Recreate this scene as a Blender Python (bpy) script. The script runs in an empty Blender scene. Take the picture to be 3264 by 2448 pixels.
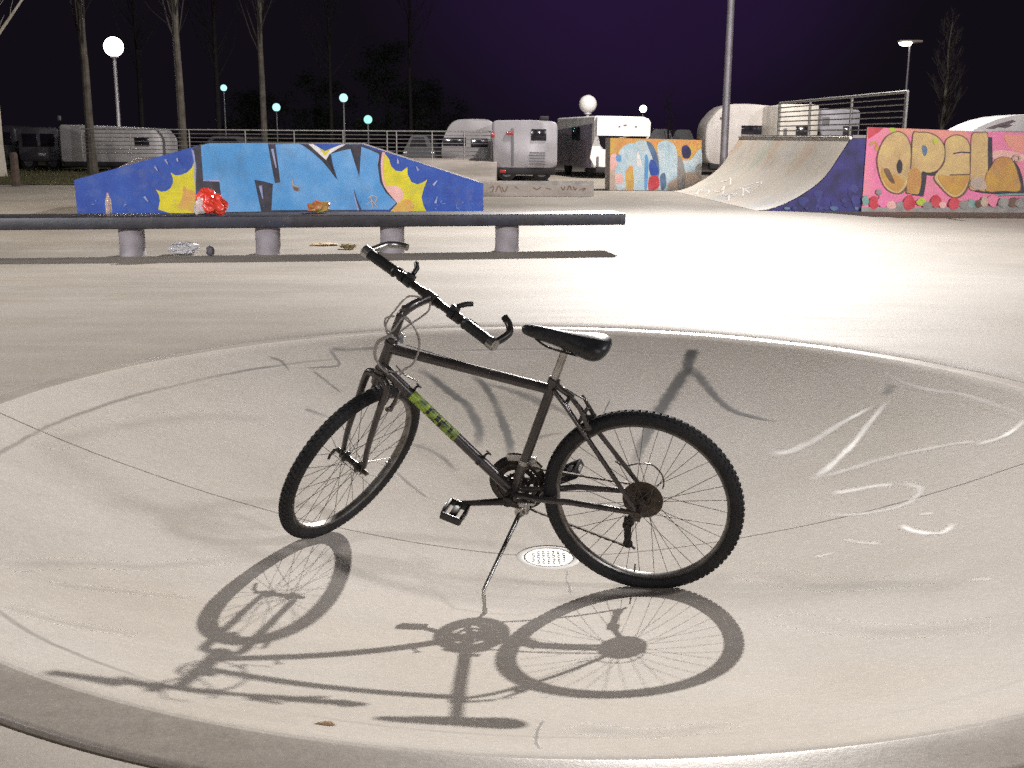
import bpy, bmesh, math, random
from math import sin, cos, pi, radians, sqrt, atan2
from mathutils import Vector, Matrix, noise
from mathutils.geometry import tessellate_polygon
random.seed(7)
scene = bpy.context.scene
col = scene.collection

# ------------------------------------------------------------------ camera
FP, PITCH, ROLL, CAMH = 3532.5, 0.21961, 0.00658, 1.02527     # focal in photo pixels, radians, metres
PW, PH = 3264, 2448
_f = Vector((0, cos(PITCH), -sin(PITCH))); _r = Vector((1, 0, 0)); _u = Vector((0, sin(PITCH), cos(PITCH)))
CR = _r * cos(ROLL) + _u * sin(ROLL); CU = -_r * sin(ROLL) + _u * cos(ROLL); CF = _f
EYE = Vector((0, 0, CAMH))
cam_data = bpy.data.cameras.new("camera"); cam = bpy.data.objects.new("camera", cam_data); col.objects.link(cam)
cam_data.sensor_width = 36; cam_data.lens = FP / PW * 36; cam_data.clip_end = 3000; cam_data.clip_start = 0.05
m3 = Matrix((CR, CU, -CF)).transposed()
cam.matrix_world = Matrix.Translation(EYE) @ m3.to_4x4()
scene.camera = cam
scene.cycles.use_denoising = False           # keep the fine concrete grain

# ------------------------------------------------------------------ night sky
world = bpy.data.worlds.new("World"); scene.world = world; world.use_nodes = True
wt = world.node_tree; wt.nodes.clear()
def wn(t): return wt.nodes.new(t)
wo = wn('ShaderNodeOutputWorld'); wb = wn('ShaderNodeBackground'); tc = wn('ShaderNodeTexCoord')
dot = wn('ShaderNodeVectorMath'); dot.operation = 'DOT_PRODUCT'
dot.inputs[1].default_value = Vector((0.10, 0.97, 0.21)).normalized()
mr = wn('ShaderNodeMapRange'); mr.interpolation_type = 'SMOOTHSTEP'
mr.inputs['From Min'].default_value = 0.965; mr.inputs['From Max'].default_value = 1.0
nz = wn('ShaderNodeTexNoise'); nz.inputs['Scale'].default_value = 3.5; nz.inputs['Detail'].default_value = 3
mul = wn('ShaderNodeMath'); mul.operation = 'MULTIPLY'
mx = wn('ShaderNodeMix'); mx.data_type = 'RGBA'
mx.inputs['A'].default_value = (0.0078, 0.0056, 0.0098, 1); mx.inputs['B'].default_value = (0.025, 0.0105, 0.050, 1)
wt.links.new(tc.outputs['Generated'], dot.inputs[0]); wt.links.new(dot.outputs['Value'], mr.inputs['Value'])
wt.links.new(tc.outputs['Generated'], nz.inputs['Vector'])
nm = wn('ShaderNodeMapRange'); nm.inputs['To Min'].default_value = 0.55; nm.inputs['To Max'].default_value = 1.25
wt.links.new(nz.outputs['Fac'], nm.inputs['Value'])
wt.links.new(mr.outputs['Result'], mul.inputs[0]); wt.links.new(nm.outputs['Result'], mul.inputs[1])
wt.links.new(mul.outputs['Value'], mx.inputs['Factor']); wt.links.new(mx.outputs['Result'], wb.inputs['Color'])
wb.inputs['Strength'].default_value = 1.0
wt.links.new(wb.outputs['Background'], wo.inputs['Surface'])

# ------------------------------------------------------------------ exposure and lamps
scene.view_settings.view_transform = 'Standard'; scene.view_settings.look = 'None'
scene.view_settings.exposure = -0.36; scene.view_settings.gamma = 1.0
LAMP = Vector((6.617, 34.95, 12.338))           # floodlight on the tall mast beyond the quarter pipe
def spot(name, loc, target, watts, size_deg, blend, colour, radius):
    d = bpy.data.lights.new(name, 'SPOT'); d.energy = watts; d.spot_size = radians(size_deg); d.spot_blend = blend
    d.color = colour; d.shadow_soft_size = radius
    o = bpy.data.objects.new(name, d); col.objects.link(o); o.location = loc
    o.rotation_euler = (Vector(target) - Vector(loc)).to_track_quat('-Z', 'Y').to_euler()
    return o
def point(name, loc, watts, colour, radius):
    d = bpy.data.lights.new(name, 'POINT'); d.energy = watts; d.color = colour; d.shadow_soft_size = radius
    o = bpy.data.objects.new(name, d); col.objects.link(o); o.location = loc
    return o
WARM = (1.0, 0.955, 0.91)
spot("floodlight_beam", LAMP, (-1.2, 3.0, -0.3), 74000, 56, 1.0, WARM, 0.24)
point("floodlight_spill", LAMP, 18000, WARM, 0.24)
FILL = [((-15, -17, 8.5), (-4.5, 21, 0.3), 36000, 40, (0.98, 0.95, 0.98)), ((19, -13, 8.5), (8.6, 21, 0.4), 33000, 38, (1, 0.95, 0.93)), ((21, -15, 9.0), (0.5, 27, 0.5), 27000, 36, (0.98, 0.95, 0.98)),
        ((-14.5, 7.5, 10.0), (-2, 6, -0.3), 5200, 95, (1, 0.95, 0.9)), ((14.5, 2.0, 10.0), (1, 4, -0.3), 6200, 80, (0.97, 0.95, 1)), ((3, -21, 9.0), (0, 8, 0), 8000, 60, (0.98, 0.95, 0.98)), ((-14.5, 15.5, 8.5), (-11, 21, -0.4), 5200, 110, (1, 0.93, 0.78))]
for k, (l, t, w, cone, colour) in enumerate(FILL):
    spot("fill_light_beam", l, t, w, cone, 1.0, colour, 0.9)  # unseen fill lamps, added to brighten the ramps, bowl, bike and left ground

# ------------------------------------------------------------------ helpers
BK_Z = -0.41                                      # the far part of the park lies lower than the bowl's rim
def ray(u, v): return (CR * ((u - PW / 2) / FP) - CU * ((v - PH / 2) / FP) + CF)
def atY(u, v, Y): d = ray(u, v); return EYE + d * (Y / d.y)
def onz(u, v, z=BK_Z): d = ray(u, v); return EYE + d * ((z - CAMH) / d.z)
def onplane(u, v, p0, n): d = ray(u, v); return EYE + d * ((p0 - EYE).dot(n) / d.dot(n))
def cf(ox, oy, s, pts): return [(ox + s * a, oy + s * b) for a, b in pts]
def smooth(pts, n=5, closed=True):
    out = []; N = len(pts)
    rng = range(N) if closed else range(N - 1)
    for i in rng:
        if closed: p = [pts[(i + k - 1) % N] for k in range(4)]
        else: p = [pts[max(0, min(N - 1, i + k - 1))] for k in range(4)]
        for j in range(n):
            t = j / n
            out.append(tuple(0.5 * ((2 * p[1][c]) + (-p[0][c] + p[2][c]) * t + (2 * p[0][c] - 5 * p[1][c] + 4 * p[2][c] - p[3][c]) * t * t + (-p[0][c] + 3 * p[1][c] - 3 * p[2][c] + p[3][c]) * t ** 3) for c in range(len(p[1]))))
    if not closed: out.append(tuple(pts[-1]))
    return out
def frames(P):
    T = []
    for i in range(len(P)):
        a = P[max(0, i - 1)]; b = P[min(len(P) - 1, i + 1)]
        T.append((b - a).normalized())
    n = T[0].orthogonal().normalized(); R = []
    for i, t in enumerate(T):
        if i: 
            n = n - t * n.dot(t)
            n = n.normalized() if n.length > 1e-6 else t.orthogonal().normalized()
        R.append((n.copy(), t.cross(n)))
    return R
class MB:
    def __init__(s): s.v = []; s.f = []; s.m = []; s.uv = None
    def add(s, vs, fs, m=0):
        o = len(s.v); s.v += [Vector(x) for x in vs]
        for f in fs: s.f.append(tuple(o + i for i in f)); s.m.append(m)
        return s
    def box(s, c, d, m=0, rot=None):
        c = Vector(c); h = Vector(d) / 2
        vs = [Vector((sx * h.x, sy * h.y, sz * h.z)) for sx in (-1, 1) for sy in (-1, 1) for sz in (-1, 1)]
        if rot is not None: vs = [rot @ x for x in vs]
        return s.add([x + c for x in vs], [(0, 1, 3, 2), (4, 6, 7, 5), (0, 4, 5, 1), (2, 3, 7, 6), (0, 2, 6, 4), (1, 5, 7, 3)], m)
    def rbox(s, c, d, r, m=0, rot=None, seg=3):
        bm = bmesh.new(); bmesh.ops.create_cube(bm, size=1)
        bmesh.ops.scale(bm, vec=Vector(d), verts=bm.verts)
        bmesh.ops.bevel(bm, geom=bm.edges[:], offset=r, segments=seg, profile=0.5, affect='EDGES')
        bm.verts.index_update()
        vs = [v.co.copy() for v in bm.verts]; fs = [[v.index for v in f.verts] for f in bm.faces]; bm.free()
        if rot is not None: vs = [rot @ x for x in vs]
        return s.add([x + Vector(c) for x in vs], fs, m)
    def tube(s, P, r, n=10, m=0, cap=True, closed=False):
        P = [Vector(p) for p in P]
        if closed: P = P + [P[0]]
        R = [r] * len(P) if not isinstance(r, (list, tuple)) else r
        F = frames(P); vs = []
        for p, rr, (a, b) in zip(P, R, F):
            for k in range(n): t = 2 * pi * k / n; vs.append(p + (a * cos(t) + b * sin(t)) * rr)
        fs = []
        for i in range(len(P) - 1):
            for k in range(n):
                k2 = (k + 1) % n; fs.append((i * n + k, i * n + k2, (i + 1) * n + k2, (i + 1) * n + k))
        if cap and not closed: fs.append(tuple(range(n))[::-1]); fs.append(tuple((len(P) - 1) * n + k for k in range(n)))
        return s.add(vs, fs, m)
    def lathe(s, prof, c, ax, n=32, m=0, closed=False):
        """prof: (radius, along axis)"""
        c = Vector(c); ax = Vector(ax).normalized(); a = ax.orthogonal().normalized(); b = ax.cross(a); vs = []
        for k in range(n):
            t = 2 * pi * k / n; d = a * cos(t) + b * sin(t)
            for r, h in prof: vs.append(c + d * r + ax * h)
        L = len(prof); fs = []
        for k in range(n):
            k2 = (k + 1) % n
            for i in range(L if closed else L - 1):
                j = (i + 1) % L; fs.append((k * L + i, k * L + j, k2 * L + j, k2 * L + i))
        return s.add(vs, fs, m)
    def loft(s, rings, m=0, cap=True, closed=True):
        n = len(rings[0]); vs = [p for r in rings for p in r]; fs = []
        for i in range(len(rings) - 1):
            for k in range(n if closed else n - 1):
                k2 = (k + 1) % n; fs.append((i * n + k, i * n + k2, (i + 1) * n + k2, (i + 1) * n + k))
        if cap: fs.append(tuple(range(n))[::-1]); fs.append(tuple((len(rings) - 1) * n + k for k in range(n)))
        return s.add(vs, fs, m)
    def poly(s, pts, m=0):
        pts = [Vector(p) for p in pts]
        tri = tessellate_polygon([pts]); 
        nrm = Vector((0, 0, 0))
        fs = []
        for t in tri:
            n = (pts[t[1]] - pts[t[0]]).cross(pts[t[2]] - pts[t[0]])
            fs.append(t if n.dot(EYE - pts[t[0]]) > 0 else t[::-1])
        return s.add(pts, fs, m)
    def prism(s, front, d, m=0, mside=None):
        front = [Vector(p) for p in front]; d = Vector(d); n = len(front)
        back = [p + d for p in front]; tri = tessellate_polygon([front])
        s.add(front + back, [tuple(t) for t in tri] + [tuple(n + i for i in t[::-1]) for t in tri], m)
        s.add(front + back, [(i, (i + 1) % n, n + (i + 1) % n, n + i) for i in range(n)], m if mside is None else mside)
        return s
    def build(s, name, mats, parent=None, sm=True, world_pts=False, angle=35, weld=False):
        me = bpy.data.meshes.new(name)
        vs = s.v
        o = bpy.data.objects.new(name, me); col.objects.link(o)
        if parent is not None:
            o.parent = parent
            if world_pts:
                inv = mworld(parent).inverted(); vs = [inv @ x for x in vs]
        me.from_pydata([tuple(x) for x in vs], [], s.f)
        if not isinstance(mats, (list, tuple)): mats = [mats]
        for mt in mats: me.materials.append(mt)
        for p, mi in zip(me.polygons, s.m): p.material_index = mi
        bm = bmesh.new(); bm.from_mesh(me)
        if weld: bmesh.ops.remove_doubles(bm, verts=bm.verts, dist=1e-5)
        if not s.uv: bmesh.ops.recalc_face_normals(bm, faces=bm.faces)
        bm.to_mesh(me); bm.free()
        if sm:
            for p in me.polygons: p.use_smooth = True
            try: me.set_sharp_from_angle(angle=radians(angle))
            except Exception: pass
        return o
def mworld(o):
    M = o.matrix_basis.copy()
    while o.parent: o = o.parent; M = o.matrix_basis @ M
    return M
def tag(o, label=None, cat=None, group=None, kind=None):
    if label: o['label'] = label
    if cat: o['category'] = cat
    if group: o['group'] = group
    if kind: o['kind'] = kind
    return o
def thing(name, loc, label, cat, group=None, rz=0):
    o = bpy.data.objects.new(name, None); col.objects.link(o); o.empty_display_size = 0.2
    o.location = loc; o.rotation_euler = (0, 0, rz)
    return tag(o, label, cat, group)

# ------------------------------------------------------------------ materials
def mat(name, c, rough=0.6, metal=0.0, var=None, scale=5.0, bump=0.0, bscale=60.0, spec=0.5, emit=None, estr=0.0, coat=0.0, trans=0.0, alpha=None, detail=6, contrast=(0.35, 0.65)):
    m = bpy.data.materials.new(name); m.use_nodes = True; nt = m.node_tree; b = nt.nodes['Principled BSDF']
    b.inputs['Base Color'].default_value = (*c, 1); b.inputs['Roughness'].default_value = rough; b.inputs['Metallic'].default_value = metal
    b.inputs['Specular IOR Level'].default_value = spec
    if coat: b.inputs['Coat Weight'].default_value = coat; b.inputs['Coat Roughness'].default_value = 0.12
    if trans: b.inputs['Transmission Weight'].default_value = trans
    if emit: b.inputs['Emission Color'].default_value = (*emit, 1); b.inputs['Emission Strength'].default_value = estr
    if alpha is not None: b.inputs['Alpha'].default_value = alpha
    L = nt.links; tcn = nt.nodes.new('ShaderNodeTexCoord')
    if var:
        n = nt.nodes.new('ShaderNodeTexNoise'); n.inputs['Scale'].default_value = scale; n.inputs['Detail'].default_value = detail
        L.new(tcn.outputs['Object'], n.inputs['Vector'])
        r = nt.nodes.new('ShaderNodeMapRange'); r.inputs['From Min'].default_value = contrast[0]; r.inputs['From Max'].default_value = contrast[1]
        L.new(n.outputs['Fac'], r.inputs['Value'])
        x = nt.nodes.new('ShaderNodeMix'); x.data_type = 'RGBA'; x.inputs['A'].default_value = (*c, 1); x.inputs['B'].default_value = (*var, 1)
        L.new(r.outputs['Result'], x.inputs['Factor']); L.new(x.outputs['Result'], b.inputs['Base Color'])
    if bump:
        n2 = nt.nodes.new('ShaderNodeTexNoise'); n2.inputs['Scale'].default_value = bscale; n2.inputs['Detail'].default_value = 4
        L.new(tcn.outputs['Object'], n2.inputs['Vector'])
        bp = nt.nodes.new('ShaderNodeBump'); bp.inputs['Strength'].default_value = bump; bp.inputs['Distance'].default_value = 0.01
        L.new(n2.outputs['Fac'], bp.inputs['Height']); L.new(bp.outputs['Normal'], b.inputs['Normal'])
    return m
def tint(m, c, scale=2.0, lo=0.5, hi=0.7, amount=1.0, seed=0.0, stretch=(1, 1, 1)):
    """a further patchy colour (grime, faded paint) over a material's base colour"""
    nt = m.node_tree; b = nt.nodes['Principled BSDF']; L = nt.links; tcn = nt.nodes.new('ShaderNodeTexCoord'); mp = nt.nodes.new('ShaderNodeMapping')
    mp.inputs['Location'].default_value = (seed, seed * 1.7, -seed); mp.inputs['Scale'].default_value = stretch; L.new(tcn.outputs['Object'], mp.inputs['Vector'])
    n = nt.nodes.new('ShaderNodeTexNoise'); n.inputs['Scale'].default_value = scale; n.inputs['Detail'].default_value = 8; n.inputs['Roughness'].default_value = 0.65; L.new(mp.outputs['Vector'], n.inputs['Vector'])
    r = nt.nodes.new('ShaderNodeMapRange'); r.inputs['From Min'].default_value = lo; r.inputs['From Max'].default_value = hi; r.inputs['To Max'].default_value = amount; L.new(n.outputs['Fac'], r.inputs['Value'])
    x = nt.nodes.new('ShaderNodeMix'); x.data_type = 'RGBA'; x.inputs['A'].default_value = b.inputs['Base Color'].default_value; x.inputs['B'].default_value = (*c, 1)
    if b.inputs['Base Color'].is_linked: L.new(b.inputs['Base Color'].links[0].from_socket, x.inputs['A'])
    L.new(r.outputs['Result'], x.inputs['Factor']); L.new(x.outputs['Result'], b.inputs['Base Color']); return m
BX, BY, BR, BD, BS, BQ = 0.13793, 3.79477, 2.13005, 0.46786, 0.48568, 1.85706
def concrete(name, base, dark, joints=False, rough=(0.42, 0.62), bump=0.35, spec=0.4):
    m = bpy.data.materials.new(name); m.use_nodes = True; nt = m.node_tree; b = nt.nodes['Principled BSDF']; L = nt.links
    def N(t, **k):
        n = nt.nodes.new(t)
        for a, v in k.items(): n.inputs[a.replace('_', ' ')].default_value = v
        return n
    def M(op, a, bb=None, cc=None):
        n = nt.nodes.new('ShaderNodeMath'); n.operation = op
        for i, x in enumerate((a, bb, cc)):
            if x is None: continue
            if isinstance(x, (int, float)): n.inputs[i].default_value = x
            else: L.new(x, n.inputs[i])
        return n.outputs[0]
    g = N('ShaderNodeNewGeometry'); pos = g.outputs['Position']
    big = N('ShaderNodeTexNoise', Scale=0.55, Detail=5.0, Roughness=0.6); L.new(pos, big.inputs['Vector'])
    mp = N('ShaderNodeMapping'); mp.inputs['Scale'].default_value = (0.5, 3.2, 3.0); mp.inputs['Rotation'].default_value = (0, 0, 0.35); L.new(pos, mp.inputs['Vector'])
    st = N('ShaderNodeTexNoise', Scale=1.6, Detail=6.0, Roughness=0.65, Distortion=0.6); L.new(mp.outputs['Vector'], st.inputs['Vector'])
    fine = N('ShaderNodeTexNoise', Scale=46.0, Detail=5.0, Roughness=0.75); L.new(pos, fine.inputs['Vector'])
    spk = N('ShaderNodeTexNoise', Scale=160.0, Detail=2.0, Roughness=0.7); L.new(pos, spk.inputs['Vector'])
    a = M('MULTIPLY_ADD', big.outputs['Fac'], 0.9, -0.2); a2 = M('MULTIPLY_ADD', st.outputs['Fac'], 0.36, M('ADD', a, 0.095))
    a3 = M('MULTIPLY_ADD', fine.outputs['Fac'], 0.45, a2); a4 = M('MULTIPLY_ADD', spk.outputs['Fac'], 0.35, a3)
    r = N('ShaderNodeMapRange'); r.inputs['From Min'].default_value = 0.76; r.inputs['From Max'].default_value = 1.08; L.new(a4, r.inputs['Value'])
    x = N('ShaderNodeMix'); x.data_type = 'RGBA'; x.inputs['A'].default_value = (*dark, 1); x.inputs['B'].default_value = (*base, 1)
    L.new(r.outputs['Result'], x.inputs['Factor']); colour = x.outputs['Result']
    hue = N('ShaderNodeTexNoise', Scale=1.1, Detail=3.0); L.new(pos, hue.inputs['Vector'])
    hx = N('ShaderNodeMix'); hx.data_type = 'RGBA'; hx.blend_type = 'MULTIPLY'; hx.inputs['Factor'].default_value = 1
    hr = N('ShaderNodeMix'); hr.data_type = 'RGBA'; hr.inputs['A'].default_value = (1.0, 0.95, 0.86, 1); hr.inputs['B'].default_value = (0.96, 0.96, 1.0, 1)
    L.new(hue.outputs['Fac'], hr.inputs['Factor']); L.new(colour, hx.inputs['A']); L.new(hr.outputs['Result'], hx.inputs['B']); colour = hx.outputs['Result']
    height = M('MULTIPLY_ADD', spk.outputs['Fac'], 0.5, fine.outputs['Fac'])
    if joints:
        sp = N('ShaderNodeSeparateXYZ'); L.new(pos, sp.inputs[0])
        X = M('SUBTRACT', sp.outputs['X'], BX); Y = M('SUBTRACT', sp.outputs['Y'], BY)
        wob = M('MULTIPLY_ADD', big.outputs['Fac'], 0.05, -0.025)
        tot = None
        for ang in (173.2, 3.6):
            t = radians(ang)
            sdist = M('ABSOLUTE', M('ADD', M('ADD', M('MULTIPLY', X, -sin(t)), M('MULTIPLY', Y, cos(t))), wob))
            al = M('GREATER_THAN', M('ADD', M('MULTIPLY', X, cos(t)), M('MULTIPLY', Y, sin(t))), 0.1)
            ln = N('ShaderNodeMapRange'); ln.inputs['From Min'].default_value = 0.0055; ln.inputs['From Max'].default_value = 0.0025; L.new(sdist, ln.inputs['Value'])
            k = M('MULTIPLY', ln.outputs['Result'], al); tot = k if tot is None else M('MAXIMUM', tot, k)
        rr = M('SQRT', M('ADD', M('MULTIPLY', X, X), M('MULTIPLY', Y, Y)))
        rd = M('ABSOLUTE', M('SUBTRACT', M('MULTIPLY_ADD', st.outputs['Fac'], 0.03, rr), BR - 0.19))
        ln = N('ShaderNodeMapRange'); ln.inputs['From Min'].default_value = 0.013; ln.inputs['From Max'].default_value = 0.003; L.new(rd, ln.inputs['Value'])
        pat = N('ShaderNodeMapRange'); pat.inputs['From Min'].default_value = 0.42; pat.inputs['From Max'].default_value = 0.56; L.new(big.outputs['Fac'], pat.inputs['Value'])
        tot = M('MAXIMUM', tot, M('MULTIPLY', M('MULTIPLY', ln.outputs['Result'], pat.outputs['Result']), M('MINIMUM', 0.75, M('MAXIMUM', 0.12, M('MULTIPLY_ADD', X, -0.8, 0.35)))))
        jx = N('ShaderNodeMix'); jx.data_type = 'RGBA'; jx.inputs['B'].default_value = (0.085, 0.075, 0.065, 1)
        L.new(M('MULTIPLY', tot, 0.75), jx.inputs['Factor']); L.new(colour, jx.inputs['A']); colour = jx.outputs['Result']
        height = M('MULTIPLY_ADD', tot, -2.0, height)
    L.new(colour, b.inputs['Base Color'])
    rg = N('ShaderNodeMapRange'); rg.inputs['To Min'].default_value = rough[0]; rg.inputs['To Max'].default_value = rough[1]
    L.new(st.outputs['Fac'], rg.inputs['Value']); L.new(rg.outputs['Result'], b.inputs['Roughness'])
    bp = N('ShaderNodeBump'); bp.inputs['Strength'].default_value = bump; bp.inputs['Distance'].default_value = 0.004
    L.new(height, bp.inputs['Height']); L.new(bp.outputs['Normal'], b.inputs['Normal'])
    b.inputs['Specular IOR Level'].default_value = spec
    return m
M_GROUND = concrete('ground_concrete', (0.355, 0.325, 0.285), (0.25, 0.228, 0.20), rough=(0.58, 0.78), spec=0.3)
M_BOWL = concrete('bowl_concrete', (0.52, 0.485, 0.435), (0.385, 0.358, 0.32), joints=True, rough=(0.7, 0.9), spec=0.25)
M_LIP = concrete('lip_concrete', (0.42, 0.385, 0.34), (0.27, 0.245, 0.215), rough=(0.34, 0.55), bump=0.12)
M_LEDGE = concrete('ledge_concrete', (0.40, 0.36, 0.33), (0.22, 0.2, 0.18))

# ------------------------------------------------------------------ ground, bowl
def slope(y):
    t = max(0.0, min(1.0, (y - 6.25) / 6.9)); return BK_Z * t * t * (3 - 2 * t)
R_OUT = BR + 0.118
def polar(name, radii, zf, n, material):
    vs = []; fs = []
    for i, r in enumerate(radii):
        for k in range(n):
            t = 2 * pi * k / n; x = BX + r * cos(t); y = BY + r * sin(t); vs.append((x, y, zf(r, x, y)))
    for i in range(len(radii) - 1):
        for k in range(n):
            k2 = (k + 1) % n; fs.append((i * n + k, i * n + k2, (i + 1) * n + k2, (i + 1) * n + k))
    b = MB(); b.add(vs, fs)
    return b, name, material
def bowl_z(r):
    e = BR - 0.016; z = -BD + BS * (min(r, e) / BR) ** BQ
    if r <= e: return z
    z0 = z
    if r <= BR: t = (r - e) / 0.016; return z0 + (0.012 - z0) * sin(t * pi / 2)
    t = (r - BR) / (R_OUT - BR); return 0.012 - 0.010 * t ** 1.3
rad = [0.118] + [0.118 + (BR - 0.016 - 0.118) * i / 46 for i in range(1, 47)] + [BR - 0.016 + 0.016 * i / 8 for i in range(1, 9)] + [BR + 0.118 * i / 8 for i in range(1, 8)] + [R_OUT - 0.004, R_OUT, R_OUT + 0.0005]
def dent(x, y): return 0.0015 * noise.noise(Vector((x * 2, y * 2, 3)))
def bz(r, x, y):
    if r > R_OUT - 0.002: return 0.002 - (0.003 if r < R_OUT + 0.0003 else 0.06)
    return bowl_z(r) + dent(x, y)
b, nme, mt = polar('bowl', rad, bz, 288, M_BOWL)
b.m = [1 if i >= 288 * 52 else 0 for i in range(len(b.f))]
bowl = b.build('bowl', [M_BOWL, M_LIP], angle=50)
tag(bowl, 'shallow round concrete skate bowl sunk into the ground', None, None, 'structure')
rg = [R_OUT + 0.0105, R_OUT + 0.011, R_OUT + 0.016] + [R_OUT + 0.016 + 0.18 * i for i in range(1, 75)] 
while rg[-1] < 900: rg.append(rg[-1] * 1.09)
def gz(r, x, y):
    s_ = slope(y)
    if r < R_OUT + 0.0107: return -0.07
    if r < R_OUT + 0.0112: return -0.004
    return s_
b, nme, mt = polar('ground', rg, gz, 256, M_GROUND)
ground = b.build('ground', M_GROUND, angle=60); tag(ground, kind='structure')
def bowl_hit(u, v, lift=0.0):
    d = ray(u, v); t = 0.6 / d.length
    for i in range(4000):
        p = EYE + d * t; r = sqrt((p.x - BX) ** 2 + (p.y - BY) ** 2)
        z = bowl_z(r) if r < R_OUT else slope(p.y)
        if p.z < z + lift: return p
        t += 0.0015
    return p
# grass verge far left
M_GRASS = mat('verge_grass', (0.10, 0.085, 0.03), 0.9, var=(0.05, 0.05, 0.018), scale=2.5, bump=0.8, bscale=20)
b = MB(); g1 = onz(-500, 586); g2 = onz(258, 590); g3 = onz(258, 520); g4 = onz(-900, 520)
zz = BK_Z + 0.02
b.add([(g1.x, g1.y, zz), (g2.x, g2.y, zz), (g3.x + 2, 62, zz), (-60, 62, zz)], [(0, 1, 2, 3)])
rr = random.Random(3); 
for k in range(5200):
    s_, t_ = rr.random(), rr.random() ** 1.6
    x = -22 + s_ * 11.5; y = g2.y - 0.3 + t_ * 14
    h = 0.05 + rr.random() * 0.10; a = rr.random() * pi; w = 0.012
    b.add([(x - w * cos(a), y - w * sin(a), zz), (x + w * cos(a), y + w * sin(a), zz), (x + rr.uniform(-.05, .05), y + rr.uniform(-.05, .05), zz + h)], [(0, 1, 2)])
tag(b.build('grass', M_GRASS, sm=False), 'strip of dry grass beside the parked vans', 'grass', None, 'stuff')

# drain cover in the middle of the bowl
M_DRAIN = mat('drain_metal', (0.74, 0.72, 0.66), 0.5, 0.15, var=(0.52, 0.50, 0.44), scale=30)
M_DARK = mat('dark_gap', (0.03, 0.028, 0.026), 0.9)
dr = thing('drain_cover', (BX, BY, -BD), 'pale round perforated metal drain cover at the bottom of the bowl', 'drain cover')
b = MB(); b.lathe([(0.0001, 0.002), (0.086, 0.002), (0.089, -0.002), (0.089, -0.02)], (0, 0, 0), (0, 0, 1), 48)
for i in range(-4, 5):
    for j in range(-4, 5):
        x, y = i * 0.0185, j * 0.0185
        if x * x + y * y < 0.0052: b.rbox((x, y, 0.003), (0.011, 0.005, 0.004), 0.001, 0, Matrix.Rotation(pi / 4 if (i + j) % 2 else -pi / 4, 3, 'Z'), 1)
b.build('plate', M_DRAIN, dr)
b = MB(); b.lathe([(0.0915, -0.02), (0.0915, 0.001), (0.100, 0.003), (0.119, 0.0005), (0.121, -0.02)], (0, 0, 0), (0, 0, 1), 48); b.build('rim', mat('drain_rim', (0.25, 0.23, 0.2), 0.6), dr)
b = MB(); b.lathe([(0.0001, -0.019), (0.12, -0.019)], (0, 0, 0), (0, 0, 1), 24); b.build('shaft', M_DARK, dr)

# spray paint and chalk on the bowl's slope (parts of the bowl)
def spray(name, c, strength, edge=0.35, nscale=28.0, rough=0.7):
    m = bpy.data.materials.new(name); m.use_nodes = True; nt = m.node_tree; b_ = nt.nodes['Principled BSDF']; L = nt.links
    b_.inputs['Base Color'].default_value = (*c, 1); b_.inputs['Roughness'].default_value = rough
    uv = nt.nodes.new('ShaderNodeUVMap'); sp = nt.nodes.new('ShaderNodeSeparateXYZ'); L.new(uv.outputs['UV'], sp.inputs[0])
    def M(op, a, bb=None):
        n = nt.nodes.new('ShaderNodeMath'); n.operation = op
        for i, x in enumerate((a, bb)):
            if x is None: continue
            if isinstance(x, (int, float)): n.inputs[i].default_value = x
            else: L.new(x, n.inputs[i])
        return n.outputs[0]
    v = M('ABSOLUTE', M('MULTIPLY', M('SUBTRACT', sp.outputs['Y'], 0.5), 2.0))
    g = nt.nodes.new('ShaderNodeNewGeometry'); n = nt.nodes.new('ShaderNodeTexNoise'); n.inputs['Scale'].default_value = nscale; n.inputs['Detail'].default_value = 6
    L.new(g.outputs['Position'], n.inputs['Vector'])
    v2 = M('ADD', v, M('MULTIPLY', M('SUBTRACT', n.outputs['Fac'], 0.5), 0.9))
    e = nt.nodes.new('ShaderNodeMapRange'); e.interpolation_type = 'SMOOTHSTEP'; e.inputs['From Min'].default_value = 1.0; e.inputs['From Max'].default_value = edge; L.new(v2, e.inputs['Value'])
    ends = nt.nodes.new('ShaderNodeMapRange'); ends.inputs['From Min'].default_value = 0.5; ends.inputs['From Max'].default_value = 0.34
    L.new(M('ABSOLUTE', M('SUBTRACT', sp.outputs['X'], 0.5)), ends.inputs['Value'])
    nb = nt.nodes.new('ShaderNodeTexNoise'); nb.inputs['Scale'].default_value = 5.0; nb.inputs['Detail'].default_value = 4; L.new(g.outputs['Position'], nb.inputs['Vector'])
    pr = nt.nodes.new('ShaderNodeMapRange'); pr.inputs['From Min'].default_value = 0.3; pr.inputs['From Max'].default_value = 0.62; pr.inputs['To Min'].default_value = 0.45; L.new(nb.outputs['Fac'], pr.inputs['Value'])
    al = M('MULTIPLY', M('MULTIPLY', M('MULTIPLY', e.outputs['Result'], ends.outputs['Result']), pr.outputs['Result']), strength)
    L.new(al, b_.inputs['Alpha'])
    return m
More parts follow.
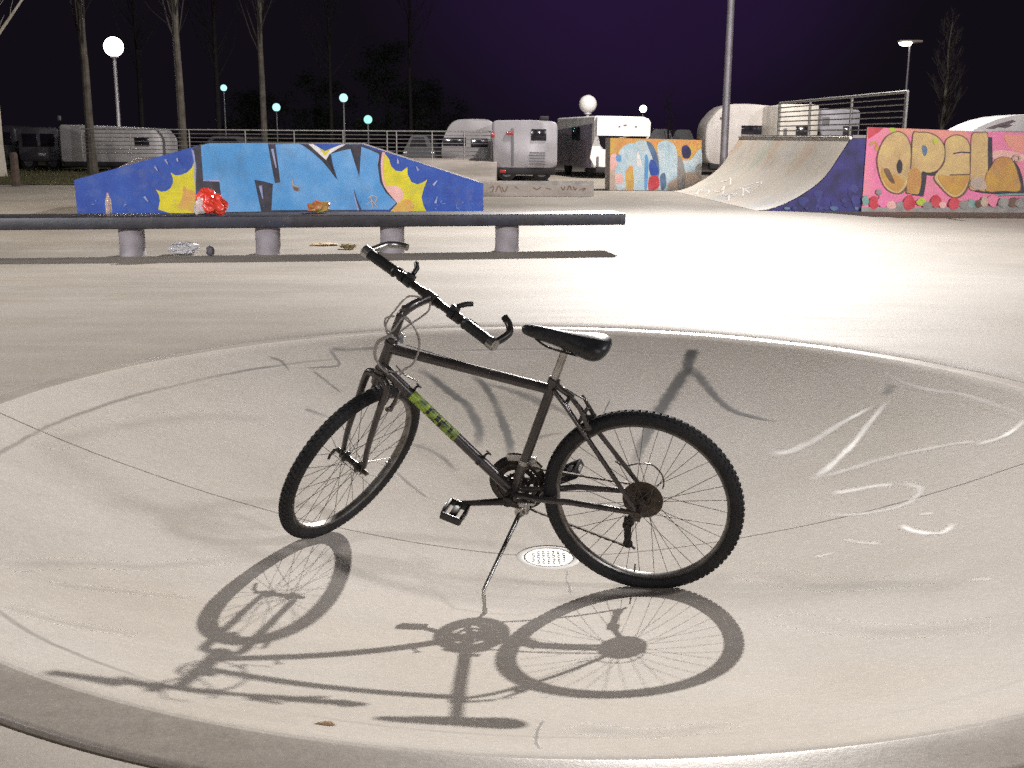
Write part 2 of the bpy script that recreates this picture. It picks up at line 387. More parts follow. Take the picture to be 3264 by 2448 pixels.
def ribbon(name, px, width, material, lift):
    px = smooth(px, 8, False); P = [bowl_hit(*p) for p in px]; N = len(P)
    vs = []; uvs = []; fs = []
    for i, p in enumerate(P):
        t = (P[min(N - 1, i + 1)] - P[max(0, i - 1)]); t.z = 0; t.normalize(); s_ = Vector((-t.y, t.x, 0))
        f = i / (N - 1); w = width[0] + (width[1] - width[0]) * f
        for k in range(5):
            q = p + s_ * (w * (k / 4 - 0.5)); r = sqrt((q.x - BX) ** 2 + (q.y - BY) ** 2)
            q.z = (bowl_z(r) + dent(q.x, q.y) if r < R_OUT else slope(q.y)) + lift; vs.append(q); uvs.append((f, k / 4))
    for i in range(N - 1):
        for k in range(4): fs.append((i * 5 + k, (i + 1) * 5 + k, (i + 1) * 5 + k + 1, i * 5 + k + 1))
    b = MB(); b.add(vs, fs); b.uv = True
    o = b.build(name, material, bowl)
    me = o.data; ul = me.uv_layers.new(name='UVMap')
    for lp in me.loops: ul.data[lp.index].uv = uvs[lp.vertex_index]
    return o
BLK = spray('black_spray', (0.03, 0.028, 0.03), 0.85, 0.15); BLKF = spray('faint_black_spray', (0.06, 0.055, 0.055), 0.42, 0.0)
SCUF = spray('rubber_scuff', (0.10, 0.085, 0.07), 0.13, -0.3, 14.0); WHT = spray('white_paint', (0.95, 0.93, 0.88), 0.95, 0.1, 16.0); WHTF = spray('faint_white_paint', (0.9, 0.88, 0.84), 0.45, 0.1)
c2 = lambda p: cf(1900, 950, .6166, p); c3 = lambda p: cf(2300, 1500, .5714, p); c6 = lambda p: cf(850, 1100, .422, p); c7 = lambda p: cf(1350, 1200, .4973, p); c1 = lambda p: cf(0, 950, .5425, p)
RB = [
 (BLK, c2([(505, 262), (488, 300), (478, 350), (470, 400)]), (.10, .07)),
 (BLK, c2([(480, 360), (440, 410), (395, 480), (340, 565), (285, 660), (235, 760), (200, 860)]), (.085, .07)),
 (BLKF, c2([(480, 350), (440, 420), (380, 510), (320, 600), (270, 690)]), (.12, .10)),
 (BLK, c2([(490, 360), (550, 430), (620, 515), (700, 580), (800, 612), (930, 640)]), (.075, .02)),
 (BLKF, c2([(1545, 450), (1515, 470), (1500, 500)]), (.09, .07)),
 (BLK, c6([(1130, 180), (1230, 230), (1330, 310), (1430, 390), (1510, 450), (1565, 540), (1605, 640), (1595, 770)]), (.06, .07)),
 (BLK, c6([(1550, 235), (1630, 290), (1700, 390), (1755, 510), (1800, 620), (1835, 730), (1845, 860)]), (.055, .06)),
 (BLKF, c6([(1640, 290), (1790, 325), (1900, 370), (2030, 430), (2160, 500)]), (.05, .06)),
 (BLKF, c7([(560, 80), (740, 150), (900, 230), (1010, 300)]), (.06, .05)),
 (BLKF, c7([(690, 410), (780, 380), (900, 360)]), (.05, .03)),
 (BLKF, c6([(290, 480), (370, 510), (470, 545)]), (.05, .035)),
 (BLKF, c6([(1090, 750), (1200, 780), (1330, 850), (1440, 960)]), (.04, .04)),
 (BLKF, c6([(980, 960), (1090, 1060), (1220, 1160)]), (.03, .02)),
 (BLKF, c1([(1935, 300), (2060, 303), (2250, 290)]), (.06, .03)),
 (BLKF, c1([(1930, 300), (1965, 340), (1990, 395), (1880, 408), (1790, 412)]), (.035, .02)),
 (BLKF, c1([(1840, 430), (1920, 490), (2010, 560)]), (.03, .02)),
 (BLKF, c1([(1580, 350), (1650, 370), (1700, 430)]), (.04, .02)),
 (WHT, c2([(1440, 555), (1350, 605), (1250, 660), (1150, 725), (1060, 770), (980, 800), (890, 802)]), (.025, .06)),
 (WHT, c2([(1505, 535), (1420, 640), (1340, 745), (1270, 815), (1195, 885), (1115, 942)]), (.03, .045)),
 (WHTF, c2([(1115, 942), (1300, 890), (1500, 830), (1700, 785), (1880, 752), (2000, 745)]), (.04, .025)),
 (WHT, c2([(1960, 760), (2060, 735), (2150, 690), (2230, 620)]), (.035, .03)),
 (WHTF, c2([(1500, 400), (1600, 440), (1720, 475), (1900, 500), (2050, 550), (2200, 600)]), (.02, .03)),
 (WHT, c3([(610, 130), (720, 112), (870, 85), (960, 82)]), (.04, .03)),
 (WHTF, c3([(950, 80), (1040, 80), (1110, 105), (1060, 170), (960, 210), (820, 236), (680, 250), (560, 235)]), (.035, .02)),
 (WHT, c3([(1000, 305), (1060, 335), (1150, 350), (1240, 345), (1300, 295)]), (.035, .03)),
 (WHTF, c3([(680, 385), (760, 402), (890, 410)]), (.02, .02)),
 (WHTF, c3([(530, 485), (630, 460)]), (.02, .015)), (WHTF, c3([(1100, 248), (1180, 240)]), (.02, .02)), (WHTF, c3([(1390, 610), (1500, 605)]), (.02, .02)),
 (SCUF, cf(0, 1700, .5425, [(20, 190), (450, 178), (900, 195), (1380, 150)]), (.10, .06)), (SCUF, cf(0, 1700, .5425, [(300, 300), (700, 340), (1150, 385)]), (.05, .03)), (SCUF, cf(0, 1700, .5425, [(0, 420), (350, 520), (800, 600)]), (.07, .05)),
 (SCUF, cf(2300, 1500, .5714, [(150, 560), (600, 640), (1200, 600)]), (.16, .10)), (SCUF, cf(2300, 1500, .5714, [(300, 820), (900, 900), (1500, 860)]), (.12, .14)), (SCUF, cf(0, 950, .5425, [(250, 860), (700, 760), (1200, 700), (1600, 720)]), (.12, .10)), (SCUF, cf(1000, 1750, .6329, [(1300, 900), (1700, 930), (2100, 880)]), (.12, .08)),
 (BLKF, cf(1350, 1200, .4973, [(925, 1235), (915, 1300), (935, 1350), (945, 1400)]), (.008, .012)),
 (BLKF, cf(1000, 1750, .6329, [(1160, 860), (1130, 910), (1120, 970), (1140, 1010)]), (.010, .008)),
]
for k, (mt, px, w) in enumerate(RB):
    w = (w[0] * 1.35, w[1] * 1.35) if mt in (WHT, WHTF) else w
    ribbon('white_paint_mark' if mt in (WHT, WHTF) else 'scuff_mark' if mt is SCUF else 'black_paint_mark', px, w, mt, 0.0006 + 0.00012 * (k % 7))
# ------------------------------------------------------------------ bicycle
M_FRAME = mat('frame_paint', (0.052, 0.046, 0.046), 0.30, 0.45, var=(0.080, 0.068, 0.065), scale=14, coat=0.35, bump=0.03, bscale=90)
M_BLACKM = mat('black_metal', (0.022, 0.020, 0.020), 0.36, 0.35, var=(0.04, 0.034, 0.03), scale=25)
M_RUBBER = mat('tyre_rubber', (0.007, 0.007, 0.009), 0.75, var=(0.015, 0.014, 0.015), scale=16)
M_GRIP = mat('grip_rubber', (0.012, 0.012, 0.012), 0.45)
M_ALU = mat('brushed_aluminium', (0.50, 0.49, 0.47), 0.32, 0.95, var=(0.34, 0.33, 0.31), scale=18)
M_RIM = mat('rim_aluminium', (0.30, 0.29, 0.28), 0.38, 0.9, var=(0.16, 0.145, 0.13), scale=22)
M_RIMD = mat('dirty_rim_side', (0.06, 0.057, 0.055), 0.45, 0.6, var=(0.12, 0.11, 0.10), scale=30)
M_STEEL = mat('spoke_steel', (0.13, 0.12, 0.115), 0.4, 0.9)
M_RUSTY = mat('oily_steel', (0.06, 0.05, 0.044), 0.5, 0.7, var=(0.11, 0.085, 0.065), scale=40)
M_SADDLE = mat('saddle_vinyl', (0.010, 0.010, 0.012), 0.42, var=(0.02, 0.02, 0.022), scale=30, bump=0.08, bscale=160)
M_PLASTIC = mat('black_plastic', (0.018, 0.018, 0.02), 0.4)
M_CABLE = mat('cable_housing', (0.06, 0.056, 0.054), 0.35)
M_CABLEW = mat('pale_cable_housing', (0.30, 0.28, 0.26), 0.35)
M_LIME = mat('lime_decal', (0.29, 0.42, 0.04), 0.4, var=(0.07, 0.11, 0.025), scale=38, contrast=(0.44, 0.62))
M_CLEAR = mat('reflector_lens', (0.85, 0.85, 0.85), 0.1, 0.6)
RM = Matrix(((-0.9589473, -0.28287021, -0.02011234), (0.28047900, -0.93559149, -0.21447633), (0.04185202, -0.21131259, 0.97652209)))
HUB = Vector((0.42202627, 3.41413803, -0.12539807)); UP0 = Vector((0, 0, 0.327))
bike = thing('mountain_bike', (0, 0, 0), 'dark brown mountain bike on its kickstand with the front wheel turned back to front', 'bicycle')
bike.matrix_basis = Matrix.Translation(HUB - RM @ UP0) @ RM.to_4x4()
def BL(mb, name, mats, parent=None, **k):
    for i in range(len(mb.v)): mb.v[i] = mb.v[i] + UP0
    return mb.build(name, mats, parent or bike, **k)
HA, FL, OFF, HT, CS, BBD, ST_, SA, STEER = 1.17686, 0.39915, 0.03323, 0.13641, 0.43344, 0.02589, 0.43402, 1.25416, -1.90607
ua = Vector((-cos(HA), 0, sin(HA))); wa = Vector((sin(HA), 0, cos(HA))); ya = Vector((0, 1, 0))
FH0 = Vector((1.07333, 0, 0)); crown = FH0 - wa * OFF + ua * sqrt(FL ** 2 - OFF ** 2); htt = crown + ua * HT
SM = Matrix.Rotation(STEER, 3, ua)
def S(v): return crown + SM @ (Vector(v) - crown)
us, ws, ys = ua, SM @ wa, SM @ ya
bb = Vector((sqrt(CS ** 2 - BBD ** 2), 0, -BBD)); sdir = Vector((-cos(SA), 0, sin(SA))); sc = bb + sdir * ST_
RMi = RM.transposed()
def Lp(u, v, yl):
    """point where a sight line meets the bike plane y = yl (bike coordinates)"""
    o = RMi @ (EYE - HUB); d = RMi @ ray(u, v); return o + d * ((yl - o.y) / d.y)
def W2L(p): return RMi @ (Vector(p) - HUB)
# frame
f = MB()
f.tube([crown + ua * 0.008, htt - ua * 0.006], 0.0185, 20); f.lathe([(0.0185, 0), (0.0215, 0.002), (0.0215, 0.014), (0.0185, 0.016)], htt - ua * 0.020, ua, 20); f.lathe([(0.0185, 0), (0.0215, 0.002), (0.0215, 0.014), (0.0185, 0.016)], crown + ua * 0.006, ua, 20)
dt0, dt1 = crown + ua * 0.030, bb + Vector((0.012, 0, 0.008))
f.tube([dt0, dt1], 0.0182, 20); f.tube([htt - ua * 0.034, sc - sdir * 0.022], 0.0168, 20); f.tube([bb, sc + sdir * 0.012], 0.0162, 20)
f.tube([bb + ya * 0.036, bb - ya * 0.036], 0.0205, 20)
f.lathe([(0.0165, 0), (0.0195, 0.003), (0.0195, 0.022), (0.0165, 0.025)], sc - sdir * 0.004, sdir, 20)
for s in (1, -1):
    f.tube([bb + Vector((-0.012, s * 0.018, 0)), bb + Vector((-0.09, s * 0.030, 0.001)), Vector((0.22, s * 0.052, -0.006)), Vector((0.012, s * 0.066, -0.003))], [0.0115, 0.011, 0.0105, 0.0085], 12)
    f.tube([sc + Vector((-0.008, s * 0.016, -0.016)), sc + Vector((-0.05, s * 0.034, -0.055)), Vector((0.010, s * 0.066, 0.012))], [0.008, 0.0085, 0.0075], 12)
    f.box((0.004, s * 0.066, -0.004), (0.034, 0.005, 0.030)); f.box((0.002, s * 0.066, -0.02), (0.02, 0.005, 0.026))
f.tube([bb + Vector((-0.085, 0.03, 0)), bb + Vector((-0.085, -0.03, 0))], 0.008, 10)
f.tube([sc + Vector((-0.048, 0.036, -0.054)), sc + Vector((-0.048, -0.036, -0.054))], 0.007, 10)
for s in (1, -1):
    q = (sc + Vector((-0.05, s * 0.034, -0.055))).lerp(Vector((0.010, s * 0.066, 0.012)), 0.22); f.tube([q, q + Vector((-0.03, 0, 0.012))], 0.006, 10)
frame = BL(f, 'frame', M_FRAME)
# lime decal on the down tube with dark lettering blots
ddir = (dt1 - dt0).normalized(); du = ddir.cross(ya).normalized()
def shell(r, a0, a1, t0, t1, nseg=10, nl=14, wav=0.0, seed=0):
    vs = []; fs = []
    for i in range(nl + 1):
        t = t0 + (t1 - t0) * i / nl
        for k in range(nseg + 1):
            w = wav * noise.noise(Vector((i * 0.6, seed, 0.3))); a = a0 + (a1 - a0) * k / nseg
            if k in (0, nseg): a += w
            vs.append(dt0 + ddir * t + ya * (cos(a) * r) + du * (sin(a) * r))
    for i in range(nl):
        for k in range(nseg): o = i * (nseg + 1); fs.append((o + k, o + k + 1, o + nseg + 2 + k, o + nseg + 1 + k))
    return vs, fs
LD = (dt1 - dt0).length
tA = (Lp(1326, 1237, 0.016) - dt0).dot(ddir); tB = (Lp(1462, 1388, 0.016) - dt0).dot(ddir)
b = MB(); vs, fs = shell(0.0186, -1.75, 1.75, tA, tB); b.add(vs, fs, 0)
rr = random.Random(5)
TL = tB - tA
for (c, w, a0, a1) in ((0.40, 0.05, -1.2, 0.2), (0.37, 0.03, 0.5, 1.4), (0.585, 0.07, -1.4, -0.1), (0.57, 0.03, 0.3, 1.2), (0.665, 0.05, -1.0, 0.9), (0.70, 0.03, -1.5, -0.5), (0.85, 0.05, -1.4, -0.2), (0.855, 0.03, 0.5, 1.0), (0.16, 0.02, 0.3, 1.3), (0.945, 0.02, -0.3, 0.5)):
    vs, fs = shell(0.0191, a0, a1, tA + TL * (c - w / 2), tA + TL * (c + w / 2), 6, 3, 0.25, c * 30); b.add(vs, fs, 1)
BL(b, 'decal', [M_LIME, M_BLACKM], frame)
b = MB()
for (px, py) in ((1341, 1222), (1536, 1462)):
    t = (Lp(px, py, 0.0) - dt0).dot(ddir); c = dt0 + ddir * t
    b = MB(); b.lathe([(0.0184, -0.005), (0.0206, -0.005), (0.0206, 0.005), (0.0184, 0.005)], c, ddir, 20, closed=True)
    n_ = -du if du.z < 0 else du
    b.tube([c + n_ * 0.018, c + n_ * 0.034 - ddir * 0.002, c + n_ * 0.044 + ddir * 0.004], 0.004, 8); b.tube([c + n_ * 0.044 + ddir * 0.012, c + n_ * 0.044 - ddir * 0.010], 0.0035, 8); BL(b, 'cable_clamp', M_PLASTIC, frame)


# wheels
RT, RC = 0.0240, 0.3030
def wheel(name, c, ax, rear=False, phase=0.0):
    c = Vector(c); ax = Vector(ax).normalized(); a = ax.orthogonal().normalized(); bx = ax.cross(a)
    def P(r, t, h=0): return c + (a * cos(t) + bx * sin(t)) * r + ax * h
    hb = MB(); hw = 0.030
    hb.lathe([(0.0001, -0.058), (0.0065, -0.058), (0.0065, -0.048), (0.012, -0.046), (0.012, -0.036), (0.023, -hw - 0.003), (0.023, -hw), (0.012, -hw + 0.006), (0.0105, 0), (0.012, hw - 0.006), (0.023, hw), (0.023, hw + 0.003), (0.012, 0.036), (0.012, 0.046), (0.0065, 0.048), (0.0065, 0.058), (0.0001, 0.058)], c, ax, 20)
    w = BL(hb, 'wheel', M_RUSTY if rear else M_BLACKM)
    t_ = MB(); prof = []
    for k in range(16): q = 2 * pi * k / 16; prof.append((RC + RT * 0.93 * cos(q), RT * 1.02 * sin(q)))
    t_.lathe(prof, c, ax, 120, closed=True)
    n = 92
    for k in range(n):
        for side, off in ((-1, 0), (1, 0.5), (0, 0.25), (-2, .5), (2, 0)):
            t = 2 * pi * (k + off) / n + phase; d = (a * cos(t) + bx * sin(t)); tg = ax.cross(d)
            q = side * 0.50; nn = d * cos(q) + ax * sin(q); tt = ax * cos(q) - d * sin(q)
            cc = c + d * RC + nn * (RT * 0.95)
            sz = (0.0048, 0.0075, 0.0115) if side else (0.0048, 0.011, 0.010)
            t_.box(cc, sz, 0, Matrix((nn, tt, tg)).transposed())
    BL(t_, 'tyre', M_RUBBER, w, angle=45)
    r_ = MB(); r_.lathe([(0.279, -0.0128), (0.2905, -0.0135), (0.2905, 0.0135), (0.279, 0.0128)], c, ax, 120, 1); r_.lathe([(0.279, 0.0128), (0.2745, 0.009), (0.2732, 0), (0.2745, -0.009), (0.279, -0.0128)], c, ax, 120, 0)
    t = 2.2 + phase; r_.tube([P(0.272, t), P(0.238, t)], 0.0028, 8)
    BL(r_, 'rim', [M_RIM, M_RIMD], w)
    s_ = MB()
    for k in range(36):
        sd = 1 if k % 2 else -1; t = 2 * pi * k / 36 + phase; cr = (1 if (k // 2) % 2 else -1) * 1.05
        s_.tube([P(0.0215, t + cr, sd * (hw + 0.001)), P(0.2735, t, sd * 0.003)], 0.00105, 5)
    BL(s_, 'spokes', M_STEEL, w)
    return w
rw = wheel('wheel', (0, 0, 0), (0, 1, 0), True, 0.1)
fh = S(FH0); fw = wheel('wheel', fh, ys, False, 0.6)
# sprockets on the far side of the rear hub
b = MB()
for k in range(6):
    R = 0.0285 + 0.0055 * k; h = -0.046 + 0.0042 * (k); nt_ = 14 + 2 * k; prof = []
    pts = []
    for j in range(nt_ * 4):
        t = 2 * pi * j / (nt_ * 4); r = R + (0.0022 if j % 4 < 2 else -0.0012); pts.append((r * cos(t), r * sin(t)))
    b.loft([[Vector((x, h - 0.0009, z)) for x, z in pts], [Vector((x, h + 0.0009, z)) for x, z in pts]])
b.lathe([(0.024, -0.048), (0.024, -0.02)], (0, 0, 0), (0, 1, 0), 24)
b.lathe([(0.026, -0.0195), (0.066, -0.0175), (0.067, -0.016), (0.026, -0.018)], (0, 0, 0), (0, 1, 0), 40)
BL(b, 'sprockets', M_RUSTY, rw, angle=25)
for s in (1, -1): b = MB(); b.tube([Vector((0, s * 0.062, 0)), Vector((0, s * 0.082, 0))], 0.009, 14); BL(b, 'axle_nut', M_RUSTY, rw)
b = MB(); qa = fh + ys * 0.058; b.tube([qa, qa + ys * 0.018], 0.009, 14); b1 = MB(); b1.tube([fh - ys * 0.058, fh - ys * 0.074], 0.009, 14); BL(b1, 'axle_nut', M_RUSTY, fw)
e0 = qa + ys * 0.016
b.tube([e0, e0 + ys * 0.012 - us * 0.012, e0 + ys * 0.016 - us * 0.036 - ws * 0.01, e0 + ys * 0.014 - us * 0.05 - ws * 0.014], [0.006, 0.006, 0.0055, 0.0045], 8)
BL(b, 'quick_release_lever', M_BLACKM, fw)
# fork
b = MB()
def SF(x): return crown + SM @ (x - crown)
cw = 0.046
b.lathe([(0.0185, 0.004), (0.024, 0.002), (0.024, -0.010), (0.0195, -0.014), (0.017, -0.04)], crown, ua, 20)
for s in (1, -1):
    top = crown - ua * 0.012; sh = top + ya * (s * cw) - ua * 0.028
    d_ = FH0 + ya * (s * 0.052)
    pts = smooth([tuple(top + ya * (s * 0.010)), tuple(top + ya * (s * 0.030) - ua * 0.004), tuple(sh), tuple(sh.lerp(d_, 0.35) - wa * 0.006), tuple(sh.lerp(d_, 0.7) - wa * 0.008), tuple(d_ + ua * 0.02)], 5, False)
    b.tube([S(p) for p in pts], [0.0155 - 0.0068 * (i / len(pts)) for i in range(len(pts))], 14)
    b.box(S(d_ + ua * 0.002), (0.020, 0.005, 0.034), 0, SM @ Matrix.Rotation(-0.39, 3, 'Y'))
fork = BL(b, 'fork', M_FRAME)
# front rim brake with arms, reflector bracket
M_BRK = mat('brake_alloy', (0.12, 0.11, 0.105), 0.4, 0.8)
b = MB()
for s in (1, -1):
    piv = FH0 + ua * 0.262 + ya * (s * 0.047) + wa * 0.014
    b.tube([S(piv), S(piv + wa * 0.028)], 0.008, 10)
    b.tube([S(piv + wa * 0.022 - ua * 0.01), S(piv + wa * 0.026 + ua * 0.035 + ya * s * 0.004), S(piv + wa * 0.024 + ua * 0.075 + ya * s * 0.006)], [0.008, 0.007, 0.005], 10)
    b.rbox(S(piv + wa * 0.012 + ua * 0.028 - ya * s * 0.022), (0.012, 0.014, 0.045), 0.003, 0, SM)
p0 = FH0 + ua * 0.337 + wa * 0.038
b.tube([S(p0 + ya * 0.053), S(p0 - ya * 0.053)], 0.0015, 6)
BL(b, 'front_brake', M_BRK)
b = MB()
for s in (1, -1):
    P0 = Vector((0.010, s * 0.066, 0.012)); P1 = sc + Vector((-0.05, s * 0.034, -0.055)); piv = P0.lerp(P1, 0.77); al = (P1 - P0).normalized(); bk = Vector((-0.85, 0, 0.5)).normalized()
    b.tube([piv, piv + bk * 0.026], 0.008, 10)
    b.tube([piv + bk * 0.022 - al * 0.01, piv + bk * 0.03 + al * 0.035, piv + bk * 0.036 + al * 0.08], [0.008, 0.007, 0.005], 10)
    b.rbox(piv + bk * 0.012 + al * 0.028 - ya * s * 0.016, (0.012, 0.014, 0.05), 0.003, 0, Matrix.Rotation(-0.5, 3, 'Y'))
P0 = Vector((0.010, 0, 0.012)).lerp(sc + Vector((-0.05, 0, -0.055)), 0.77) + Vector((-0.07, 0, 0.07))
b.tube([P0 + ya * 0.045, P0 - ya * 0.045], 0.0015, 6)
BL(b, 'rear_brake', M_BRK)
# stem, handlebar
q = htt
b = MB()
b.lathe([(0.0185, -0.004), (0.0215, 0), (0.0215, 0.012), (0.015, 0.016)], htt, ua, 20)
top = htt + ua * 0.108; bc0 = htt + ua * 0.13645 + wa * 0.1314
b.tube([S(x) for x in smooth([tuple(htt), tuple(htt + ua * 0.07), tuple(top - ua * 0.006 + wa * 0.004), tuple(top.lerp(bc0, 0.35) + ua * 0.006), tuple(bc0 - wa * 0.012)], 6, False)], 0.0148, 16)
b.lathe([(0.0155, -0.022), (0.020, -0.020), (0.020, 0.020), (0.0155, 0.022)], S(bc0), ys, 20, closed=True)
b.tube([S(top + ua * 0.006), S(top + ua * 0.022)], 0.008, 8)
BL(b, 'stem', M_FRAME)
hb0 = lambda y, back=0.0, up=0.0: bc0 + Vector((-back, 0, up)) + ya * y
b = MB()
bp_ = [hb0(-0.2905, .02), hb0(-0.13, .004), hb0(-0.06), hb0(0), hb0(0.06), hb0(0.13, .004), hb0(0.2905, .02)]
b.tube([S(x) for x in smooth([tuple(x) for x in bp_], 4, False)], 0.0130, 14)
b.tube([S(hb0(-0.045)), S(hb0(0.045))], 0.0152, 14)
bar = BL(b, 'handlebar', M_BLACKM)
for s in (1, -1):
    b = MB(); g0, g1 = hb0(s * 0.158, .006), hb0(s * 0.272, .0178); P_ = []; R_ = []
    for i in range(25): P_.append(S(g0.lerp(g1, i / 24))); R_.append(0.0182 + (0.0008 if i % 2 else 0) + (0.002 if i in (0, 1) else 0))
    b.tube(P_, R_, 14); BL(b, 'grip', M_GRIP, bar)
    b = MB(); c = hb0(s * 0.284, .0192)
    b.lathe([(0.0125, -0.015), (0.0205, -0.013), (0.0205, 0.012), (0.014, 0.016), (0.0001, 0.016), (0.0001, -0.015)], S(c), (SM @ (ya * s + Vector((-.1, 0, 0))).normalized()), 20)
    BL(b, 'bar_end_clamp', M_ALU, bar)
    b = MB()
    pts = smooth([tuple(c + wa * 0.008), tuple(c + wa * 0.05 + ua * 0.006), tuple(c + wa * 0.094 + ua * 0.016 - ya * s * 0.006), tuple(c + wa * 0.120 + ua * 0.026 - ya * s * 0.032), tuple(c + wa * 0.128 + ua * 0.034 - ya * s * 0.062)], 5, False)
    b.tube([S(x) for x in pts], 0.0122, 14); BL(b, 'bar_end', M_BLACKM if s < 0 else M_ALU, bar)
    b = MB(); c = hb0(s * 0.128, .004)
    b.lathe([(0.0125, -0.011), (0.0178, -0.010), (0.0178, 0.010), (0.0125, 0.011)], S(c), ys, 16, closed=True)
    b.rbox(S(c + wa * 0.020 - ua * 0.006 + ya * s * 0.004), (0.030, 0.030, 0.020), 0.005, 0, SM)
    b.tube([S(x) for x in smooth([tuple(c + wa * 0.034 - ua * 0.006 + ya * s * 0.01), tuple(c + wa * 0.050 - ua * 0.012 + ya * s * 0.045), tuple(c + wa * 0.050 - ua * 0.020 + ya * s * 0.070), tuple(c + wa * 0.054 - ua * 0.022 + ya * s * 0.085)], 4, False)], [0.0085] * 9 + [0.0085, 0.008, 0.0075, 0.006], 8)
    BL(b, 'brake_lever', M_BLACKM, bar)
    b = MB(); c = hb0(s * 0.100, .002)
    b.lathe([(0.0125, -0.012), (0.019, -0.011), (0.019, 0.011), (0.0125, 0.012)], S(c), ys, 16, closed=True)
    b.rbox(S(c + ua * 0.020 + wa * 0.004), (0.034, 0.026, 0.018), 0.006, 0, SM)
    b.tube([S(c + ua * 0.026 + wa * 0.012), S(c + ua * 0.036 + wa * 0.040 + ya * s * 0.012), S(c + ua * 0.046 + wa * 0.052 + ya * s * 0.03)], [0.008, 0.009, 0.008], 10)
    BL(b, 'shifter', M_PLASTIC, bar)
# front reflector
b = MB(); rc = S(htt + ua * 0.004 + wa * 0.034); b.rbox(rc, (0.010, 0.050, 0.034), 0.004, 0, SM @ Matrix.Rotation(-0.39, 3, 'Y')); b.tube([S(htt + ua * 0.004 + wa * 0.018), rc], 0.004, 8)
rf = BL(b, 'reflector', M_CLEAR)
b = MB(); b.rbox(rc + ws * 0.0052, (0.003, 0.044, 0.028), 0.001, 0, SM @ Matrix.Rotation(-0.39, 3, 'Y')); BL(b, 'lens', M_CLEAR, rf)
# cables
b = MB(); 
def cab(mb, pts, r=0.0026): mb.tube(smooth([tuple(p) for p in pts], 7, False), r, 7)
LC = [S(hb0(-0.11, 0) + wa * 0.03), S(hb0(-0.06) + wa * 0.06), S(hb0(0.0) + wa * 0.055 - ua * 0.05), S(hb0(0.03) + wa * 0.03 - ua * 0.10)]
b1 = MB(); yy = 0.045
for (pts, r, mb_) in (
    ([(1345, 948, 0.03), (1300, 946, .05), (1262, 985, .06), (1232, 1030, .06), (1236, 1066, .05), (1262, 1078, .03)], .0031, b),
    ([(1372, 962, -.02), (1366, 990, -.03), (1340, 1012, -.03), (1305, 1035, -.02), (1272, 1060, 0.0)], .0031, b),
    ([(1258, 1008, .05), (1230, 1014, .06), (1228, 1042, .06), (1250, 1056, .05), (1290, 1010, .06), (1325, 1052, .07), (1338, 1095, .06), (1322, 1150, .05), (1280, 1182, .04), (1232, 1180, .03), (1200, 1152, .03), (1192, 1120, .04), (1205, 1086, .05), (1248, 1066, .05)], .0031, b),
    ([(1290, 1016, .05), (1318, 1040, .06), (1334, 1080, .06), (1334, 1120, .055), (1316, 1160, .05), (1290, 1176, .03), (1275, 1195, .022)], .0034, b1),
    ([(1252, 1068, .06), (1208, 1092, .06), (1197, 1130, .055), (1212, 1168, .04), (1240, 1192, .025)], .0032, b),
    ([(1262, 1165, .03), (1290, 1195, .02), (1330, 1215, .0185)], .0024, b)):
    mb_ = MB(); cab(mb_, [Lp(*p) for p in pts], r); BL(mb_, 'cable', M_CABLEW if r > .003 else M_CABLE)
tt0, tt1 = htt - ua * 0.034, sc - sdir * 0.022
b = MB(); cab(b, [tt0 + Vector((-0.06, -0.004, 0.016)), tt0.lerp(tt1, 0.5) + Vector((0, 0.0, 0.0165)), tt1 + Vector((0.04, 0.0, 0.017))], .0017); BL(b, 'cable', M_CABLE)
b = MB(); cab(b, [sc + Vector((0.02, 0.014, -0.01)), sc + Vector((-0.03, 0.006, -0.005)), sc + Vector((-0.075, 0, -0.03)), sc + Vector((-0.11, 0, -0.045))], .0024); BL(b, 'cable', M_CABLE)
b = MB(); cab(b, [Lp(1960, 1470, -.07), Lp(1990, 1485, -.07), Lp(2035, 1478, -.072), Lp(2078, 1482, -.075), Lp(2108, 1510, -.078), Lp(2116, 1540, -.08), Lp(2112, 1558, -.08)], .0026); BL(b, 'cable', M_CABLE)
# seat post, saddle
pt = sc + sdir * 0.157
b = MB(); b.tube([sc - sdir * 0.01, pt - sdir * 0.012], 0.0132, 18); b.rbox(pt - sdir * 0.012, (0.036, 0.034, 0.018), 0.005)
sp = BL(b, 'seat_post', M_ALU)
b = MB(); b.lathe([(0.0152, 0), (0.0198, 0.001), (0.0198, 0.016), (0.0152, 0.017)], sc + sdir * 0.004, sdir, 20, closed=True)
b.tube([sc + Vector((-0.016, 0.012, 0.008)), sc + Vector((-0.04, 0.022, -0.006)), sc + Vector((-0.075, 0.026, -0.024))], [0.007, 0.0065, 0.005], 10)
BL(b, 'seat_clamp', M_FRAME, sp)
nose = Vector((sc.x + sdir.x * 0.1573 + 0.14886, 0, sc.z + sdir.z * 0.1573 + 0.03))
prof = [  # x back from nose, half width, top z, edge z, underside z
    (0.000, 0.007, 0.006, -0.004, -0.013), (0.010, 0.017, 0.013, -0.006, -0.022), (0.040, 0.021, 0.014, -0.012, -0.032), (0.085, 0.023, 0.009, -0.020, -0.043),
    (0.125, 0.029, 0.003, -0.028, -0.055), (0.160, 0.042, 0.000, -0.034, -0.068), (0.195, 0.060, -0.001, -0.038, -0.082), (0.225, 0.073, -0.001, -0.042, -0.090), (0.250, 0.076, -0.003, -0.044, -0.084), (0.268, 0.068, -0.008, -0.042, -0.068), (0.279, 0.050, -0.016, -0.036, -0.050), (0.283, 0.024, -0.024, -0.032, -0.038)]
rings = []
prof = [(x, w * (0.9 if x > .1 else 1), tz, ez, uz * 0.93) for x, w, tz, ez, uz in prof]
